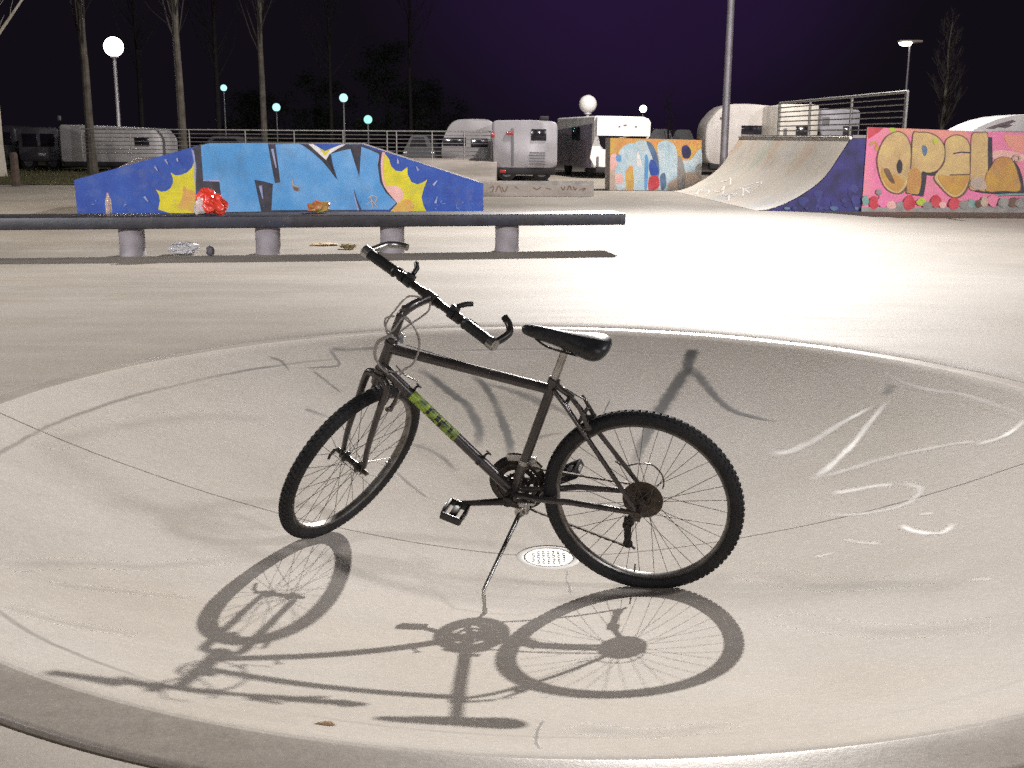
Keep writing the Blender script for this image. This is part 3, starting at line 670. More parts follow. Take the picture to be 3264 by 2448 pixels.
for x, w, tz, ez, uz in prof:
    ring = []
    for k in range(20):
        t = 2 * pi * k / 20; cx_, sy_ = cos(t), sin(t); y = w * cx_
        if sy_ >= 0: z = ez + (tz - ez) * (sy_ ** 0.65)
        else: z = ez + (uz - ez) * ((-sy_) ** 0.8); y *= (1 - 0.28 * (-sy_))
        ring.append(nose + Vector((-x, y, z)))
    rings.append(ring)
b = MB(); b.loft(rings); sad = BL(b, 'saddle', M_SADDLE, angle=70)
sub = sad.modifiers.new('smooth', 'SUBSURF'); sub.levels = 1; sub.render_levels = 2
b = MB()
for s in (1, -1):
    b.tube(smooth([tuple(nose + Vector((-0.045, s * 0.008, -0.026))), tuple(nose + Vector((-0.085, s * 0.020, -0.045))), tuple(nose + Vector((-0.15, s * 0.020, -0.060))), tuple(nose + Vector((-0.20, s * 0.03, -0.062))), tuple(nose + Vector((-0.25, s * 0.040, -0.06)))], 5, False), 0.0036, 8)
BL(b, 'seat_rail', M_BLACKM, sad)
# crankset
CA = radians(-10)
cd = Vector((cos(CA), 0, sin(CA))); cn = Vector((-sin(CA), 0, cos(CA)))
b = MB(); b.tube([bb + ya * 0.072, bb - ya * 0.060], 0.0085, 14); crank = BL(b, 'crankset', M_BLACKM)
b = MB()
def ringgear(R, h, nt_, rin, th):
    o = []; i_ = []; n = nt_ * 4
    for j in range(n):
        t = 2 * pi * j / n; r = R + (0.003 if j % 4 < 2 else -0.001); o.append((r * cos(t), r * sin(t))); i_.append((rin * cos(t), rin * sin(t)))
    lo = [Vector((bb.x + x, h - th, bb.z + z)) for x, z in o]; hi = [Vector((bb.x + x, h + th, bb.z + z)) for x, z in o]
    li = [Vector((bb.x + x, h - th, bb.z + z)) for x, z in i_]; hh = [Vector((bb.x + x, h + th, bb.z + z)) for x, z in i_]
    b.loft([li, lo, hi, hh, li], cap=False)
ringgear(0.094, -0.053, 46, 0.074, 0.0014); ringgear(0.074, -0.046, 36, 0.056, 0.0012); ringgear(0.046, -0.039, 24, 0.034, 0.0012)
for k in range(5):
    t = 2 * pi * k / 5 + 0.3; d = Vector((cos(t), 0, sin(t))); b.tube([bb - ya * 0.050, bb - ya * 0.050 + d * 0.082], [0.013, 0.008], 8); b.tube([bb - ya * 0.040 + d * 0.073, bb - ya * 0.058 + d * 0.073], 0.006, 8)
b.lathe([(0.006, 0), (0.024, 0.001), (0.024, 0.006), (0.006, 0.008)], bb - ya * 0.062, ya, 24)
b.lathe([(0.088, 0), (0.1035, 0.0005), (0.1035, 0.0025), (0.088, 0.003)], bb - ya * 0.0605, ya, 64, closed=True)
BL(b, 'chainring', M_BLACKM, crank, angle=25)
for s in (1, -1):
    b = MB(); e = bb + ya * (s * 0.068); k_ = cd * s
    b.lathe([(0.0001, -0.010), (0.0175, -0.009), (0.0175, 0.009), (0.0001, 0.011)], e, ya, 18)
    b.tube([e + k_ * 0.006, e + k_ * 0.05 + ya * s * 0.003, e + k_ * 0.13 + ya * s * 0.008, e + k_ * 0.170 + ya * s * 0.010], [0.0140, 0.0115, 0.0095, 0.0105], 10)
    BL(b, 'crank_arm', M_BLACKM, crank)
    b = MB(); pc = e + k_ * 0.166 + ya * s * 0.062
    b.tube([e + k_ * 0.166 + ya * s * 0.008, pc + ya * s * 0.045], 0.0075, 12)
    pr = Matrix.Rotation(radians(-16 if s > 0 else 30), 3, 'Y'); 
    def PB(c, d, m=0): b.rbox(pc + pr @ Vector(c), d, 0.003, m, pr, 2)
    for e_ in (-1, 1): PB((e_ * 0.032, 0, 0), (0.010, 0.094, 0.026)); PB((0, e_ * 0.046, 0), (0.070, 0.010, 0.026))
    PB((0, 0, 0), (0.022, 0.084, 0.020)); PB((0.039, 0, 0), (0.003, 0.040, 0.012), 1); PB((-0.039, 0, 0), (0.003, 0.040, 0.012), 1)
    BL(b, 'pedal', [M_PLASTIC, mat('pedal_reflector', (0.5, 0.45, 0.4), 0.2)], crank)
# chain
def link_path(pts, y):
    b = MB(); P = [Vector((x, y + 0.0, z)) for x, z in pts]
    for i in range(len(P) - 1):
        L_ = (P[i + 1] - P[i]).length; n = max(1, int(L_ / 0.0127)); d = (P[i + 1] - P[i]).normalized(); up = d.cross(ya)
        for k in range(n):
            c = P[i] + d * (L_ * (k + 0.5) / n); wdt = 0.0078 if k % 2 else 0.0055
            b.box(c, (L_ / n * 1.1, wdt, 0.0072 if k % 2 else 0.0055), 0, Matrix((d, ya, up)).transposed())
    return b
arc = [(bb.x + 0.075 * cos(radians(t)), bb.z + 0.075 * sin(radians(t))) for t in range(95, -96, -12)]
jx, jz = Lp(2003, 1727, -.055).x, Lp(2003, 1727, -.055).z; ux, uz = Lp(2005, 1670, -.055).x, Lp(2005, 1670, -.055).z
ca = [(0.036 * cos(radians(t)), 0.036 * sin(radians(t))) for t in range(250, 85, -15)]
path = [(ca[-1])] + arc + [(jx + 0.002, jz - 0.012), (jx - 0.012, jz - 0.004), (jx - 0.010, jz + 0.01), (ux + 0.012, uz - 0.005), (ux + 0.012, uz + 0.01)] + ca
BL(link_path(path, -0.0445), 'chain', M_RUSTY)
b = MB()
b.rbox((ux, -0.058, uz + 0.012), (0.036, 0.022, 0.030), 0.006); b.tube([Vector((-0.002, -0.07, -0.012)), Vector((ux, -0.062, uz + 0.02))], 0.009, 10)
for x, z in ((ux + 0.004, uz), (jx, jz)): b.lathe([(0.0001, -0.004), (0.0165, -0.0035), (0.0165, 0.0035), (0.0001, 0.004)], (x, -0.045, z), (0, 1, 0), 18)
for yy_ in (-0.053, -0.037):
    b.loft([[Vector((ux + 0.014, yy_, uz + .006)), Vector((ux + 0.014, yy_ + .002, uz + .006)), Vector((ux - 0.008, yy_ + .002, uz + .004)), Vector((ux - 0.008, yy_, uz + .004))], [Vector((jx + 0.010, yy_, jz - .004)), Vector((jx + 0.010, yy_ + .002, jz - .004)), Vector((jx - 0.010, yy_ + .002, jz - .006)), Vector((jx - 0.010, yy_, jz - .006))]])
b.tube([Vector((jx - 0.012, -.05, jz - 0.012)), Vector((jx - 0.024, -.05, jz - 0.020))], 0.005, 8)
BL(b, 'rear_derailleur', M_BLACKM)
b = MB(); fd = bb + sdir * 0.115
b.lathe([(0.0152, 0), (0.0185, 0.001), (0.0185, 0.018), (0.0152, 0.019)], fd, sdir, 18, closed=True)
b.rbox(fd + Vector((-0.012, -0.026, 0.004)), (0.05, 0.018, 0.018), 0.004)
for yy_ in (-0.060, -0.046):
    P = [Vector((bb.x + r * cos(radians(t)), yy_, bb.z + r * sin(radians(t)))) for t in range(70, 141, 10) for r in (0.092,)]; Q = [Vector((bb.x + 0.114 * cos(radians(t)), yy_, bb.z + 0.114 * sin(radians(t)))) for t in range(70, 141, 10)]
    n = len(P); vs = P + Q + [p + ya * 0.0015 for p in P] + [p + ya * 0.0015 for p in Q]
    fs = []
    for i in range(n - 1): fs += [(i, i + 1, n + i + 1, n + i), (2 * n + i, 3 * n + i, 3 * n + i + 1, 2 * n + i + 1), (i, 2 * n + i, 2 * n + i + 1, i + 1), (n + i, n + i + 1, 3 * n + i + 1, 3 * n + i)]
    b.add(vs, fs)
BL(b, 'front_derailleur', M_ALU)
# kickstand
b = MB(); kp = bb + Vector((-0.055, 0.006, -0.024)); foot = W2L(bowl_hit(1546, 1953)); pv = Lp(1659, 1632, 0.035)
o_ = RMi @ (EYE - HUB); dd = RMi @ ray(1541, 1881); bend = o_ + dd * (((foot - o_).length - 0.012) / dd.length)
b.rbox(kp, (0.050, 0.050, 0.012), 0.003); b.rbox(kp.lerp(pv, 0.55), (0.032, 0.030, 0.05), 0.008); b.lathe([(0.0001, -0.012), (0.017, -0.011), (0.017, 0.011), (0.0001, 0.012)], pv, (0.3, 1, 0.1), 16)
P = smooth([tuple(pv), tuple(pv.lerp(bend, 0.5)), tuple(pv.lerp(bend, 0.95)), tuple(bend.lerp(foot, 0.08)), tuple(foot)], 6, False)
b.tube(P, [0.0085 - 0.0025 * min(1, i / 10) for i in range(len(P))], 12); b.tube([foot + (bend - foot).normalized() * 0.016, foot], 0.008, 12)
BL(b, 'kickstand', M_ALU)
# ------------------------------------------------------------------ park: paints
def paint(name, c, **k): k.setdefault('rough', 0.62); return mat(name, c, **k)
def wear(c, f=0.72): return tuple(x * f for x in c)
P_BLUE = paint('deep_blue_spray_paint', (0.012, 0.055, 0.33), var=(0.022, 0.085, 0.40), scale=3, bump=0.1)
P_SKY = paint('sky_blue_spray_paint', (0.07, 0.29, 0.62), var=(0.19, 0.42, 0.74), scale=1.8, bump=0.1, contrast=(0.4, 0.75))
P_BLACK = paint('black_spray_paint', (0.02, 0.018, 0.03), var=(0.05, 0.045, 0.06), scale=6)
P_YEL = paint('yellow_spray_paint', (0.72, 0.62, 0.015), var=(0.55, 0.50, 0.02), scale=4)
P_ORG = paint('orange_spray_paint', (0.72, 0.30, 0.09), var=(0.62, 0.42, 0.08), scale=5)
P_PINK = paint('pink_spray_paint', (0.82, 0.20, 0.40), var=(0.76, 0.26, 0.32), scale=2.2, bump=0.1)
P_LPINK = paint('pale_pink_spray_paint', (0.82, 0.50, 0.46), var=(0.75, 0.4, 0.35), scale=6)
P_LIL = paint('lilac_spray_paint', (0.36, 0.38, 0.60), var=(0.24, 0.28, 0.52), scale=8)
P_GOLD = paint('gold_spray_paint', (0.66, 0.48, 0.19), var=(0.56, 0.37, 0.17), scale=3.5, bump=0.1)
P_GOLD2 = paint('ochre_spray_paint', (0.58, 0.34, 0.06), var=(0.50, 0.24, 0.08), scale=4)
P_BROWN = paint('brown_spray_outline', (0.12, 0.065, 0.04), var=(0.2, 0.12, 0.08), scale=6)
P_RED = paint('red_spray_paint', (0.52, 0.03, 0.045), var=(0.62, 0.07, 0.09), scale=5)
P_GREY = paint('bare_concrete_grey', (0.36, 0.34, 0.31), var=(0.24, 0.22, 0.21), scale=5, bump=0.3)
P_SALM = paint('salmon_spray_paint', (0.78, 0.30, 0.26), var=(0.70, 0.32, 0.20), scale=4); P_TEAL = paint('teal_spray_paint', (0.12, 0.33, 0.28), var=(0.3, 0.38, 0.34), scale=6)
P_LIMEP = paint('lime_spray_paint', (0.45, 0.55, 0.05))
P_PALEB = paint('pale_blue_spray_paint', (0.42, 0.60, 0.68), var=(0.60, 0.68, 0.70), scale=2.5, contrast=(0.35, 0.7))
P_DUSK = paint('grey_blue_spray_paint', (0.07, 0.13, 0.25), var=(0.12, 0.2, 0.32), scale=4)
P_INDIGO = paint('indigo_spray_paint', (0.040, 0.032, 0.21), var=(0.012, 0.012, 0.06), scale=3)
P_NAVY = paint('navy_spray_paint', (0.025, 0.03, 0.16), var=(0.05, 0.05, 0.22), scale=5); P_TAN = paint('tan_spray_paint', (0.55, 0.42, 0.30), var=(0.45, 0.36, 0.30), scale=4)
P_WHITE = paint('white_spray_paint', (0.82, 0.80, 0.78), var=(0.7, 0.66, 0.64), scale=8)
for k_, m_ in enumerate((P_BLUE, P_SKY, P_YEL, P_PINK, P_GOLD, P_GOLD2, P_ORG, P_PALEB, P_TAN, P_RED, P_WHITE)):
    c_ = tuple(m_.node_tree.nodes['Principled BSDF'].inputs['Base Color'].default_value)[:3]
    tint(m_, tuple(0.5 * x + 0.11 for x in c_), 5.0, 0.52, 0.72, 0.55, 3.0 + k_); tint(m_, tuple(0.35 * x + 0.02 for x in c_), 2.2, 0.56, 0.8, 0.6, 9.0 + k_, (1, 1, 0.45))
class Mural:
    """paint layers lying on one flat face of a wall, inside the wall's own mesh"""
    def __init__(s, mb, p0, n): s.mb = mb; s.p0 = Vector(p0); s.n = Vector(n).normalized(); s.k = 0; s.mats = []
    def m(s, mt):
        if mt not in s.mats: s.mats.append(mt)
        return s.mats.index(mt)
    def fill(s, px, mt, sm=False, n=5):
        s.k += 1
        if sm: px = smooth(px, n)
        s.mb.poly([onplane(u, v, s.p0 + s.n * (0.002 + 0.0012 * s.k), s.n) for u, v in px], s.m(mt))
    def line(s, px, w, mt, sm=False):
        if sm: px = smooth(px, 5, False)
        if not isinstance(w, (list, tuple)): w = (w, w)
        L = []; R = []
        for i, p in enumerate(px):
            a = px[max(0, i - 1)]; c = px[min(len(px) - 1, i + 1)]; dx, dy = c[0] - a[0], c[1] - a[1]; l = math.hypot(dx, dy) or 1
            h = (w[0] + (w[1] - w[0]) * i / (len(px) - 1)) / 2; L.append((p[0] - dy / l * h, p[1] + dx / l * h)); R.append((p[0] + dy / l * h, p[1] - dx / l * h))
        s.fill(L + R[::-1], mt)
def blob(rr, cx_, cy_, rx, ry, n=9, j=0.3):
    return [(cx_ + rx * (1 + rr.uniform(-j, j)) * cos(2 * pi * k / n), cy_ + ry * (1 + rr.uniform(-j, j)) * sin(2 * pi * k / n)) for k in range(n)]

# ------------------------------------------------------------------ low black bench
BT = 0.345
def ZB(u, v, z): return onz(u * PW / 2212, v * PW / 2212, z)
z_top = BK_Z + 0.482; z_bot = BK_Z + 0.335
pR = ZB(1352, 461, z_top); pL = ZB(0, 470, z_top); bd = (pR - pL); bd.z = 0; bd.normalize(); bn = Vector((-bd.y, bd.x, 0))
bL = pL - bd * 1.4
M_BENCH = mat('black_bench_paint', (0.012, 0.011, 0.014), 0.42, var=(0.03, 0.027, 0.034), scale=6, bump=0.15, bscale=30)
tint(M_BENCH, (0.10, 0.09, 0.095), 3.5, 0.58, 0.72, 0.7, 2.0); tint(M_BENCH, (0.02, 0.03, 0.06), 1.4, 0.5, 0.7, 0.8, 8.0)
M_POST = mat('bench_concrete_leg', (0.34, 0.31, 0.33), 0.75, var=(0.26, 0.24, 0.25), scale=7, bump=0.2)
mid = (bL + pR) / 2
bench = thing('bench', (mid.x, mid.y, BK_Z), 'long low black slab bench on four round concrete legs', 'bench', None, atan2(bd.y, bd.x))
LEN = (pR - bL).length
b = MB(); b.rbox((0, 0.31, (z_top + z_bot) / 2 - BK_Z), (LEN, 0.62, z_top - z_bot), 0.012); seat = b.build('seat', M_BENCH, bench)
for u in (287, 580, 848, 1095):
    p = ZB(u, 480, z_bot + 0.07); t = (p - mid).dot(bd); t = (ZB(u, 548, BK_Z) - mid).dot(bd) if True else t
    # foot: where the leg's axis meets the ground under the slab
    d = ray(u * PW / 2212, 545 * PW / 2212); n_ = bn; q = EYE + d * ((pR + bn * 0.25 - EYE).dot(n_) / d.dot(n_)); t = (q - mid).dot(bd)
    b = MB(); b.lathe([(0.0001, 0.0), (0.160, 0.0), (0.160, 0.01), (0.152, 0.05), (0.152, z_bot - BK_Z), (0.0001, z_bot - BK_Z)], (t, 0.25, 0), (0, 0, 1), 32); b.build('leg', M_POST, bench)
# strokes of faded tag on the slab's front
b = MB(); rr = random.Random(11)
M_TAG = mat('faded_teal_tag', (0.05, 0.11, 0.14), 0.5)
for k in range(13):
    x = (ZB(40 + k * 16, 488, z_top - .05) - mid).dot(bd); z = 0.41 + rr.uniform(-.02, .02)
    P = [Vector((x + 0.03 * cos(a) * (1 + rr.random()), -0.0006, z + 0.025 * sin(a))) for a in [rr.uniform(0, 2) + i * 0.7 for i in range(5)]]
    b.tube(P, 0.003, 4)
b.build('tag', M_TAG, seat)
def bench_pt(u, v): return ZB(u, v, z_top)

# litter on and under the bench
def crumple(c, d, seed, sub=3, amp=0.35, freq=2.2):
    bm = bmesh.new(); bmesh.ops.create_icosphere(bm, subdivisions=sub, radius=1); bm.verts.index_update()
    vs = []
    for v in bm.verts:
        p = v.co; k = 1 + amp * noise.noise(p * freq + Vector((seed, 0, 0))) + amp * 0.6 * abs(noise.noise(p * freq * 2.3 + Vector((0, seed, 0))))
        q = Vector((p.x * d[0], p.y * d[1], max(p.z, -0.72) * d[2])) * k; vs.append(q + Vector(c))
    fs = [[v.index for v in f.verts] for f in bm.faces]; bm.free(); mz = min(v.z for v in vs)
    vs = [v - Vector((0, 0, mz)) for v in vs]
    return vs, fs
def litter(name, label, cat, c, d, seed, m, amp=0.4, freq=2.2, group=None, mats=None):
    vs, fs = crumple((0, 0, 0), d, seed, 3, amp, freq); b = MB(); b.add(vs, fs)
    o = b.build(name, m, None, sm=True, angle=28); o.location = c; tag(o, label, cat, group); return o
M_BOT = mat('clear_bottle_plastic', (0.80, 0.62, 0.56), 0.12, trans=0.55, spec=0.6)
c = bench_pt(232, 463) + bn * 0.12
bt = thing('plastic_bottle', c, 'clear plastic bottle standing on the black bench', 'bottle')
b = MB(); b.lathe([(0.0001, 0), (0.034, 0.001), (0.037, 0.01), (0.036, 0.06), (0.034, 0.07), (0.037, 0.085), (0.036, 0.14), (0.030, 0.18), (0.015, 0.215), (0.0125, 0.235), (0.0001, 0.235)], (0, 0, 0), (0, 0, 1), 28); bo = b.build('body', M_BOT, bt)
b = MB(); b.lathe([(0.0001, 0.233), (0.0145, 0.234), (0.0145, 0.25), (0.0001, 0.252)], (0, 0, 0), (0, 0, 1), 20); b.build('cap', mat('bottle_cap', (0.6, 0.3, 0.28), 0.4), bt)
M_BAGR = mat('red_bag_plastic', (0.75, 0.035, 0.02), 0.25, var=(0.85, 0.10, 0.06), scale=6, trans=0.15)
M_BAGW = mat('white_bag_plastic', (0.80, 0.72, 0.70), 0.22, trans=0.35)
c = bench_pt(455, 466) + bn * 0.2
bag = thing('carrier_bag', c, 'crumpled red and clear plastic carrier bag lying on the black bench', 'bag')
vs, fs = crumple((0, 0, 0), (0.15, 0.11, 0.15), 4, 4, 0.42, 1.9); b = MB(); b.add([v + Vector((0.05 - v.z * 0.35, 0, 0)) for v in vs], fs); b.build('body', M_BAGR, bag, angle=25)
vs, fs = crumple((0, 0, 0), (0.10, 0.09, 0.12), 9, 4, 0.35, 1.4); b = MB(); b.add([v + Vector((-0.10, -0.02, 0)) for v in vs], fs); b.build('lining', M_BAGW, bag, angle=25)
litter('food_wrapper', 'crumpled orange and brown food wrapper on the black bench', 'wrapper', bench_pt(690, 462) + bn * 0.18, (0.13, 0.08, 0.075), 21, mat('wrapper_foil', (0.42, 0.12, 0.05), 0.3, var=(0.40, 0.30, 0.08), scale=9), 0.45)
litter('plastic_sheet', 'crumpled clear plastic on the ground under the bench', 'plastic litter', ZB(398, 549, BK_Z), (0.16, 0.10, 0.07), 31, mat('clear_sheet', (0.78, 0.77, 0.78), 0.15, trans=0.4), 0.6, 2.8)
litter('paper_cup', 'small dark crushed cup on the ground under the bench', 'cup', ZB(455, 553, BK_Z), (0.045, 0.045, 0.065), 35, mat('dark_cup', (0.08, 0.075, 0.09), 0.5), 0.3)
litter('paper_scrap', 'small tan paper scrap on the ground behind the bench', 'paper scrap', ZB(700, 530, BK_Z), (0.16, 0.10, 0.018), 41, mat('tan_paper', (0.62, 0.46, 0.28), 0.7), 0.5)
litter('fallen_leaf', 'dry brown leaf on the ground near the third bench leg', 'leaf', ZB(752, 538, BK_Z), (0.09, 0.07, 0.03), 45, mat('dry_leaf', (0.20, 0.15, 0.06), 0.8), 0.6)
p = bowl_hit(1036, 2310); litter('fallen_leaf', 'tiny dry leaf on the near slope of the bowl', 'leaf', p - Vector((0, 0, 0.002)), (0.016, 0.006, 0.004), 47, mat('pale_leaf', (0.40, 0.27, 0.16), 0.8), 0.5)

# ------------------------------------------------------------------ graffiti hip box in the middle
q5 = lambda p: cf(200, 440, .3165, p); q6 = lambda p: cf(900, 420, .3165, p)
A = onz(247, 682); B_ = onz(1541, 680); fd = (B_ - A); fd.z = 0; fd.normalize(); fn = Vector((fd.y, -fd.x, 0))
outline = [(236, 574), (650, 459), (1155, 459), (1541, 585), (1541, 680), (247, 682)]
fp = [onplane(u, v, A, fn) for u, v in outline]
for i in (4, 5): fp[i].z = BK_Z - 0.03
b = MB(); mu = Mural(b, A, fn); mu.m(M_LEDGE)
b.prism(fp, -fn * 2.6, 0)
mu.fill([(u, v) for u, v in outline[:4]] + [(1541, 682), (247, 684)], P_BLUE)
mu.fill(q5([(1305, 108), (1330, 96), (1390, 60)]) + [(700, 460), (1150, 460)] + q6([(1000, 210), (985, 330), (1010, 500), (1060, 600), (1165, 715), (1085, 790)]) + q5([(1600, 760), (1560, 560), (1340, 528), (1345, 250)]), P_BLACK)
mu.fill(q5([(1330, 220), (1300, 300), (1255, 345), (1190, 372), (1130, 375), (1085, 345), (1108, 400), (1110, 450), (1085, 505), (1040, 535), (990, 540), (938, 518), (968, 570), (978, 630), (962, 720), (1010, 735), (1130, 770), (1330, 760), (1340, 500)]), P_YEL)
mu.fill(q5([(1215, 490), (1260, 520), (1335, 560), (1340, 740), (1230, 720), (1150, 700), (1200, 610)]), P_ORG, True)
mu.fill(q5([(1295, 112), (1320, 130), (1345, 300), (1335, 520), (1325, 400), (1325, 250)]), P_LIL)
mu.fill(q6([(1030, 215), (1075, 275), (1095, 345), (1140, 392), (1200, 400), (1260, 355), (1262, 430), (1300, 505), (1360, 530), (1415, 510), (1460, 480), (1425, 570), (1402, 660), (1420, 740), (1450, 800), (1090, 800), (1165, 715), (1060, 600), (1012, 480), (1005, 350)]), P_YEL)
mu.fill(q6([(1040, 560), (1100, 545), (1180, 560), (1225, 640), (1170, 715), (1100, 650)]), P_LPINK, True)
mu.fill(q6([(1180, 715), (1270, 680), (1320, 740), (1300, 800), (1110, 800)]), P_ORG, True)
mu.line(q6([(1022, 205), (1005, 300), (1008, 420), (1025, 520), (1070, 600), (1165, 715)]), (9, 5), P_LPINK, True)
# letters
mu.fill(q5([(1390, 75), (1480, 52), (2065, 50), (2100, 260), (2140, 470), (2040, 440), (1930, 420), (1965, 580), (2000, 740), (1600, 745), (1592, 560), (1578, 440), (1415, 420)]), P_SKY)
mu.line(q5([(1415, 425), (1580, 432)]), 5, P_LIL); mu.line(q5([(2110, 110), (2150, 300)]), (8, 4), P_LIL); mu.line(q5([(1990, 480), (2015, 610)]), (10, 3), P_LIL)
mu.fill(q6([(-70, 128), (160, 120), (210, 140), (300, 205), (400, 295), (480, 390), (540, 470), (520, 380), (485, 222), (600, 190), (685, 172), (735, 330), (775, 450), (785, 300), (795, 150), (890, 185), (972, 222), (960, 340), (985, 510), (1040, 610), (1150, 715), (1075, 785), (-110, 790), (-95, 520), (-20, 510)]), P_SKY)
mu.fill(q6([(262, 124), (640, 128), (560, 170), (475, 225), (440, 285)]), P_WHITE); mu.fill(q6([(305, 122), (600, 124), (500, 165), (430, 195)]), P_BLUE); mu.fill(q6([(370, 160), (430, 195), (490, 168), (430, 245)]), P_YEL)
mu.line(q6([(440, 285), (490, 370), (555, 480)]), (9, 2), P_BLACK); mu.line(q6([(480, 230), (500, 330), (545, 460)]), (6, 2), P_BLACK)
mu.line(q6([(720, 585), (745, 690), (785, 795)]), (2, 10), P_BLACK); mu.line(q6([(716, 590), (735, 690), (765, 790)]), (2, 6), P_LIL)
mu.line(q6([(970, 235), (958, 330)]), (5, 2), P_LIL)
mu.fill(q6([(95, 445), (112, 530), (165, 555), (168, 600), (112, 592), (97, 540)]), P_GREY); mu.fill(q6([(110, 545), (165, 570), (160, 600), (115, 590)]), P_BROWN)
for p in ([(860, 670), (900, 640), (960, 660), (930, 720)], [(840, 740), (900, 690), (960, 760)], [(890, 650), (910, 770)]): mu.line(q6(p), 3, P_TAN)
for p in ([(925, 285), (955, 330)], [(1030, 215), (1060, 265)], [(820, 590), (860, 640)], [(1150, 205), (1160, 240)]): mu.line(q5(p), (7, 3), P_LIL)
for p in ([(1160, 270), (1165, 320)], [(1350, 350), (1370, 390)], [(1560, 490), (1520, 540)], [(1560, 655), (1540, 720)]): mu.line(q6(p), (3, 8), P_LIL)
rr = random.Random(2)
for k in range(26):
    x = 260 + rr.random() * 1260; y = 640 + rr.random() * 30; mu.line([(x, y), (x + rr.uniform(-12, 12), y + rr.uniform(-8, 4))], 1.6, P_LIL if k % 2 else P_SKY)
o = b.build('hip_ramp', mu.mats, None, sm=False); tag(o, 'blue hip ramp with large sky blue graffiti letters and yellow bursts', 'skate ramp')

# ------------------------------------------------------------------ concrete ledge, graffiti block
A = onz(1535, 625); B_ = onz(1893, 627); fd = (B_ - A); fd.z = 0; fd.normalize(); fn = Vector((fd.y, -fd.x, 0))
b = MB(); mu = Mural(b, A, fn); mu.m(M_LEDGE)
lp = [onplane(u, v, A, fn) for u, v in [(1500, 583), (1893, 583), (1893, 627), (1500, 625)]]; 
hz_ = lp[1].z
for i, p in enumerate(lp): p.z = hz_ if i < 2 else BK_Z - 0.02
b.prism(lp, -fn * 1.0, 0)
g_ = Vector(((lp[0] + lp[3]) / 2)); 
mu.fill([(1602, 576.5), (1893, 577), (1893, 590), (1602, 588)], P_GREY)
for p in ([(1560, 600), (1572, 594), (1570, 610), (1562, 612)], [(1580, 612), (1590, 592), (1600, 614)], [(1600, 596), (1608, 612), (1618, 594)], [(1640, 594), (1652, 602)], [(1700, 598), (1712, 604), (1724, 596)], [(1740, 600), (1756, 603)], [(1788, 596), (1796, 606), (1800, 594)], [(1808, 606), (1816, 592), (1822, 606)], [(1828, 594), (1832, 606), (1838, 598)], [(1846, 606), (1866, 600), (1856, 610)]):
    mu.line(p, 3.0, P_BROWN, True)
o = b.build('ledge', mu.mats, None, sm=False); tag(o, 'low pale concrete ledge with small black tags', 'ledge')

q2 = lambda p: cf(1400, 280, .3888, p)
A = onz(1946, 606); B_ = onz(2236, 607); fd = (B_ - A); fd.z = 0; fd.normalize(); fn = Vector((fd.y, -fd.x, 0))
b = MB(); mu = Mural(b, A, fn); mu.m(M_LEDGE)
op = q2([(1403, 410), (2152, 428), (2148, 842), (1397, 842)]); fp = [onplane(u, v, A, fn) for u, v in op]
for i in (2, 3): fp[i].z = BK_Z - 0.02
b.prism(fp, -fn * 0.9, 0)
mu.fill(op, P_ORG)
W2 = lambda p, m, s=True: mu.fill(q2(p), m, s)
W2([(1400, 660), (1480, 640), (1600, 700), (1900, 690), (2140, 660), (2146, 840), (1398, 840)], P_TAN, False)
W2([(1440, 700), (1455, 600), (1490, 500), (1560, 455), (1620, 470), (1640, 560), (1600, 640), (1560, 640), (1530, 720), (1540, 800), (1460, 830)], P_PALEB)
W2([(1600, 460), (1690, 435), (1740, 520), (1760, 620), (1720, 720), (1715, 832), (1596, 832), (1590, 640)], P_PALEB)
W2([(1790, 470), (1860, 430), (1930, 470), (1955, 580), (1955, 720), (1880, 780), (1870, 838), (1800, 838), (1800, 600)], P_PALEB)
W2([(1990, 600), (2060, 590), (2145, 500), (2146, 670), (2080, 690), (2000, 680)], P_PALEB)
W2([(1530, 690), (1570, 660), (1595, 720), (1590, 830), (1540, 830)], P_ORG)
W2([(1625, 520), (1645, 560), (1660, 640), (1620, 630)], P_WHITE)
W2([(1700, 440), (1750, 470), (1790, 560), (1806, 680), (1790, 740), (1770, 640), (1735, 540)], P_DUSK)
W2([(1735, 590), (1775, 610), (1800, 700), (1740, 720), (1720, 650)], P_BLUE)
W2([(1725, 735), (1790, 725), (1805, 800), (1760, 838), (1715, 825)], P_RED)
W2([(1810, 730), (1850, 700), (1860, 800), (1825, 838)], P_DUSK)
W2([(1990, 490), (2030, 470), (2065, 520), (2050, 575), (2000, 570)], P_INDIGO)
W2([(1440, 720), (1490, 700), (1510, 770), (1460, 790)], P_LPINK); W2([(1405, 560), (1450, 540), (1455, 640), (1408, 680)], P_LPINK)
W2([(1450, 560), (1485, 550), (1490, 600), (1455, 600)], P_SKY); W2([(1960, 560), (2010, 650), (2010, 830), (1960, 838)], P_GREY); W2([(2100, 660), (2145, 620), (2146, 740), (2110, 700)], P_GREY)
W2([(1690, 560), (1715, 600), (1705, 800), (1685, 820)], P_SKY)
o = b.build('graffiti_block', mu.mats, None, sm=False); tag(o, 'orange and pale blue graffiti block between the ledge and the quarter pipe', 'graffiti wall')

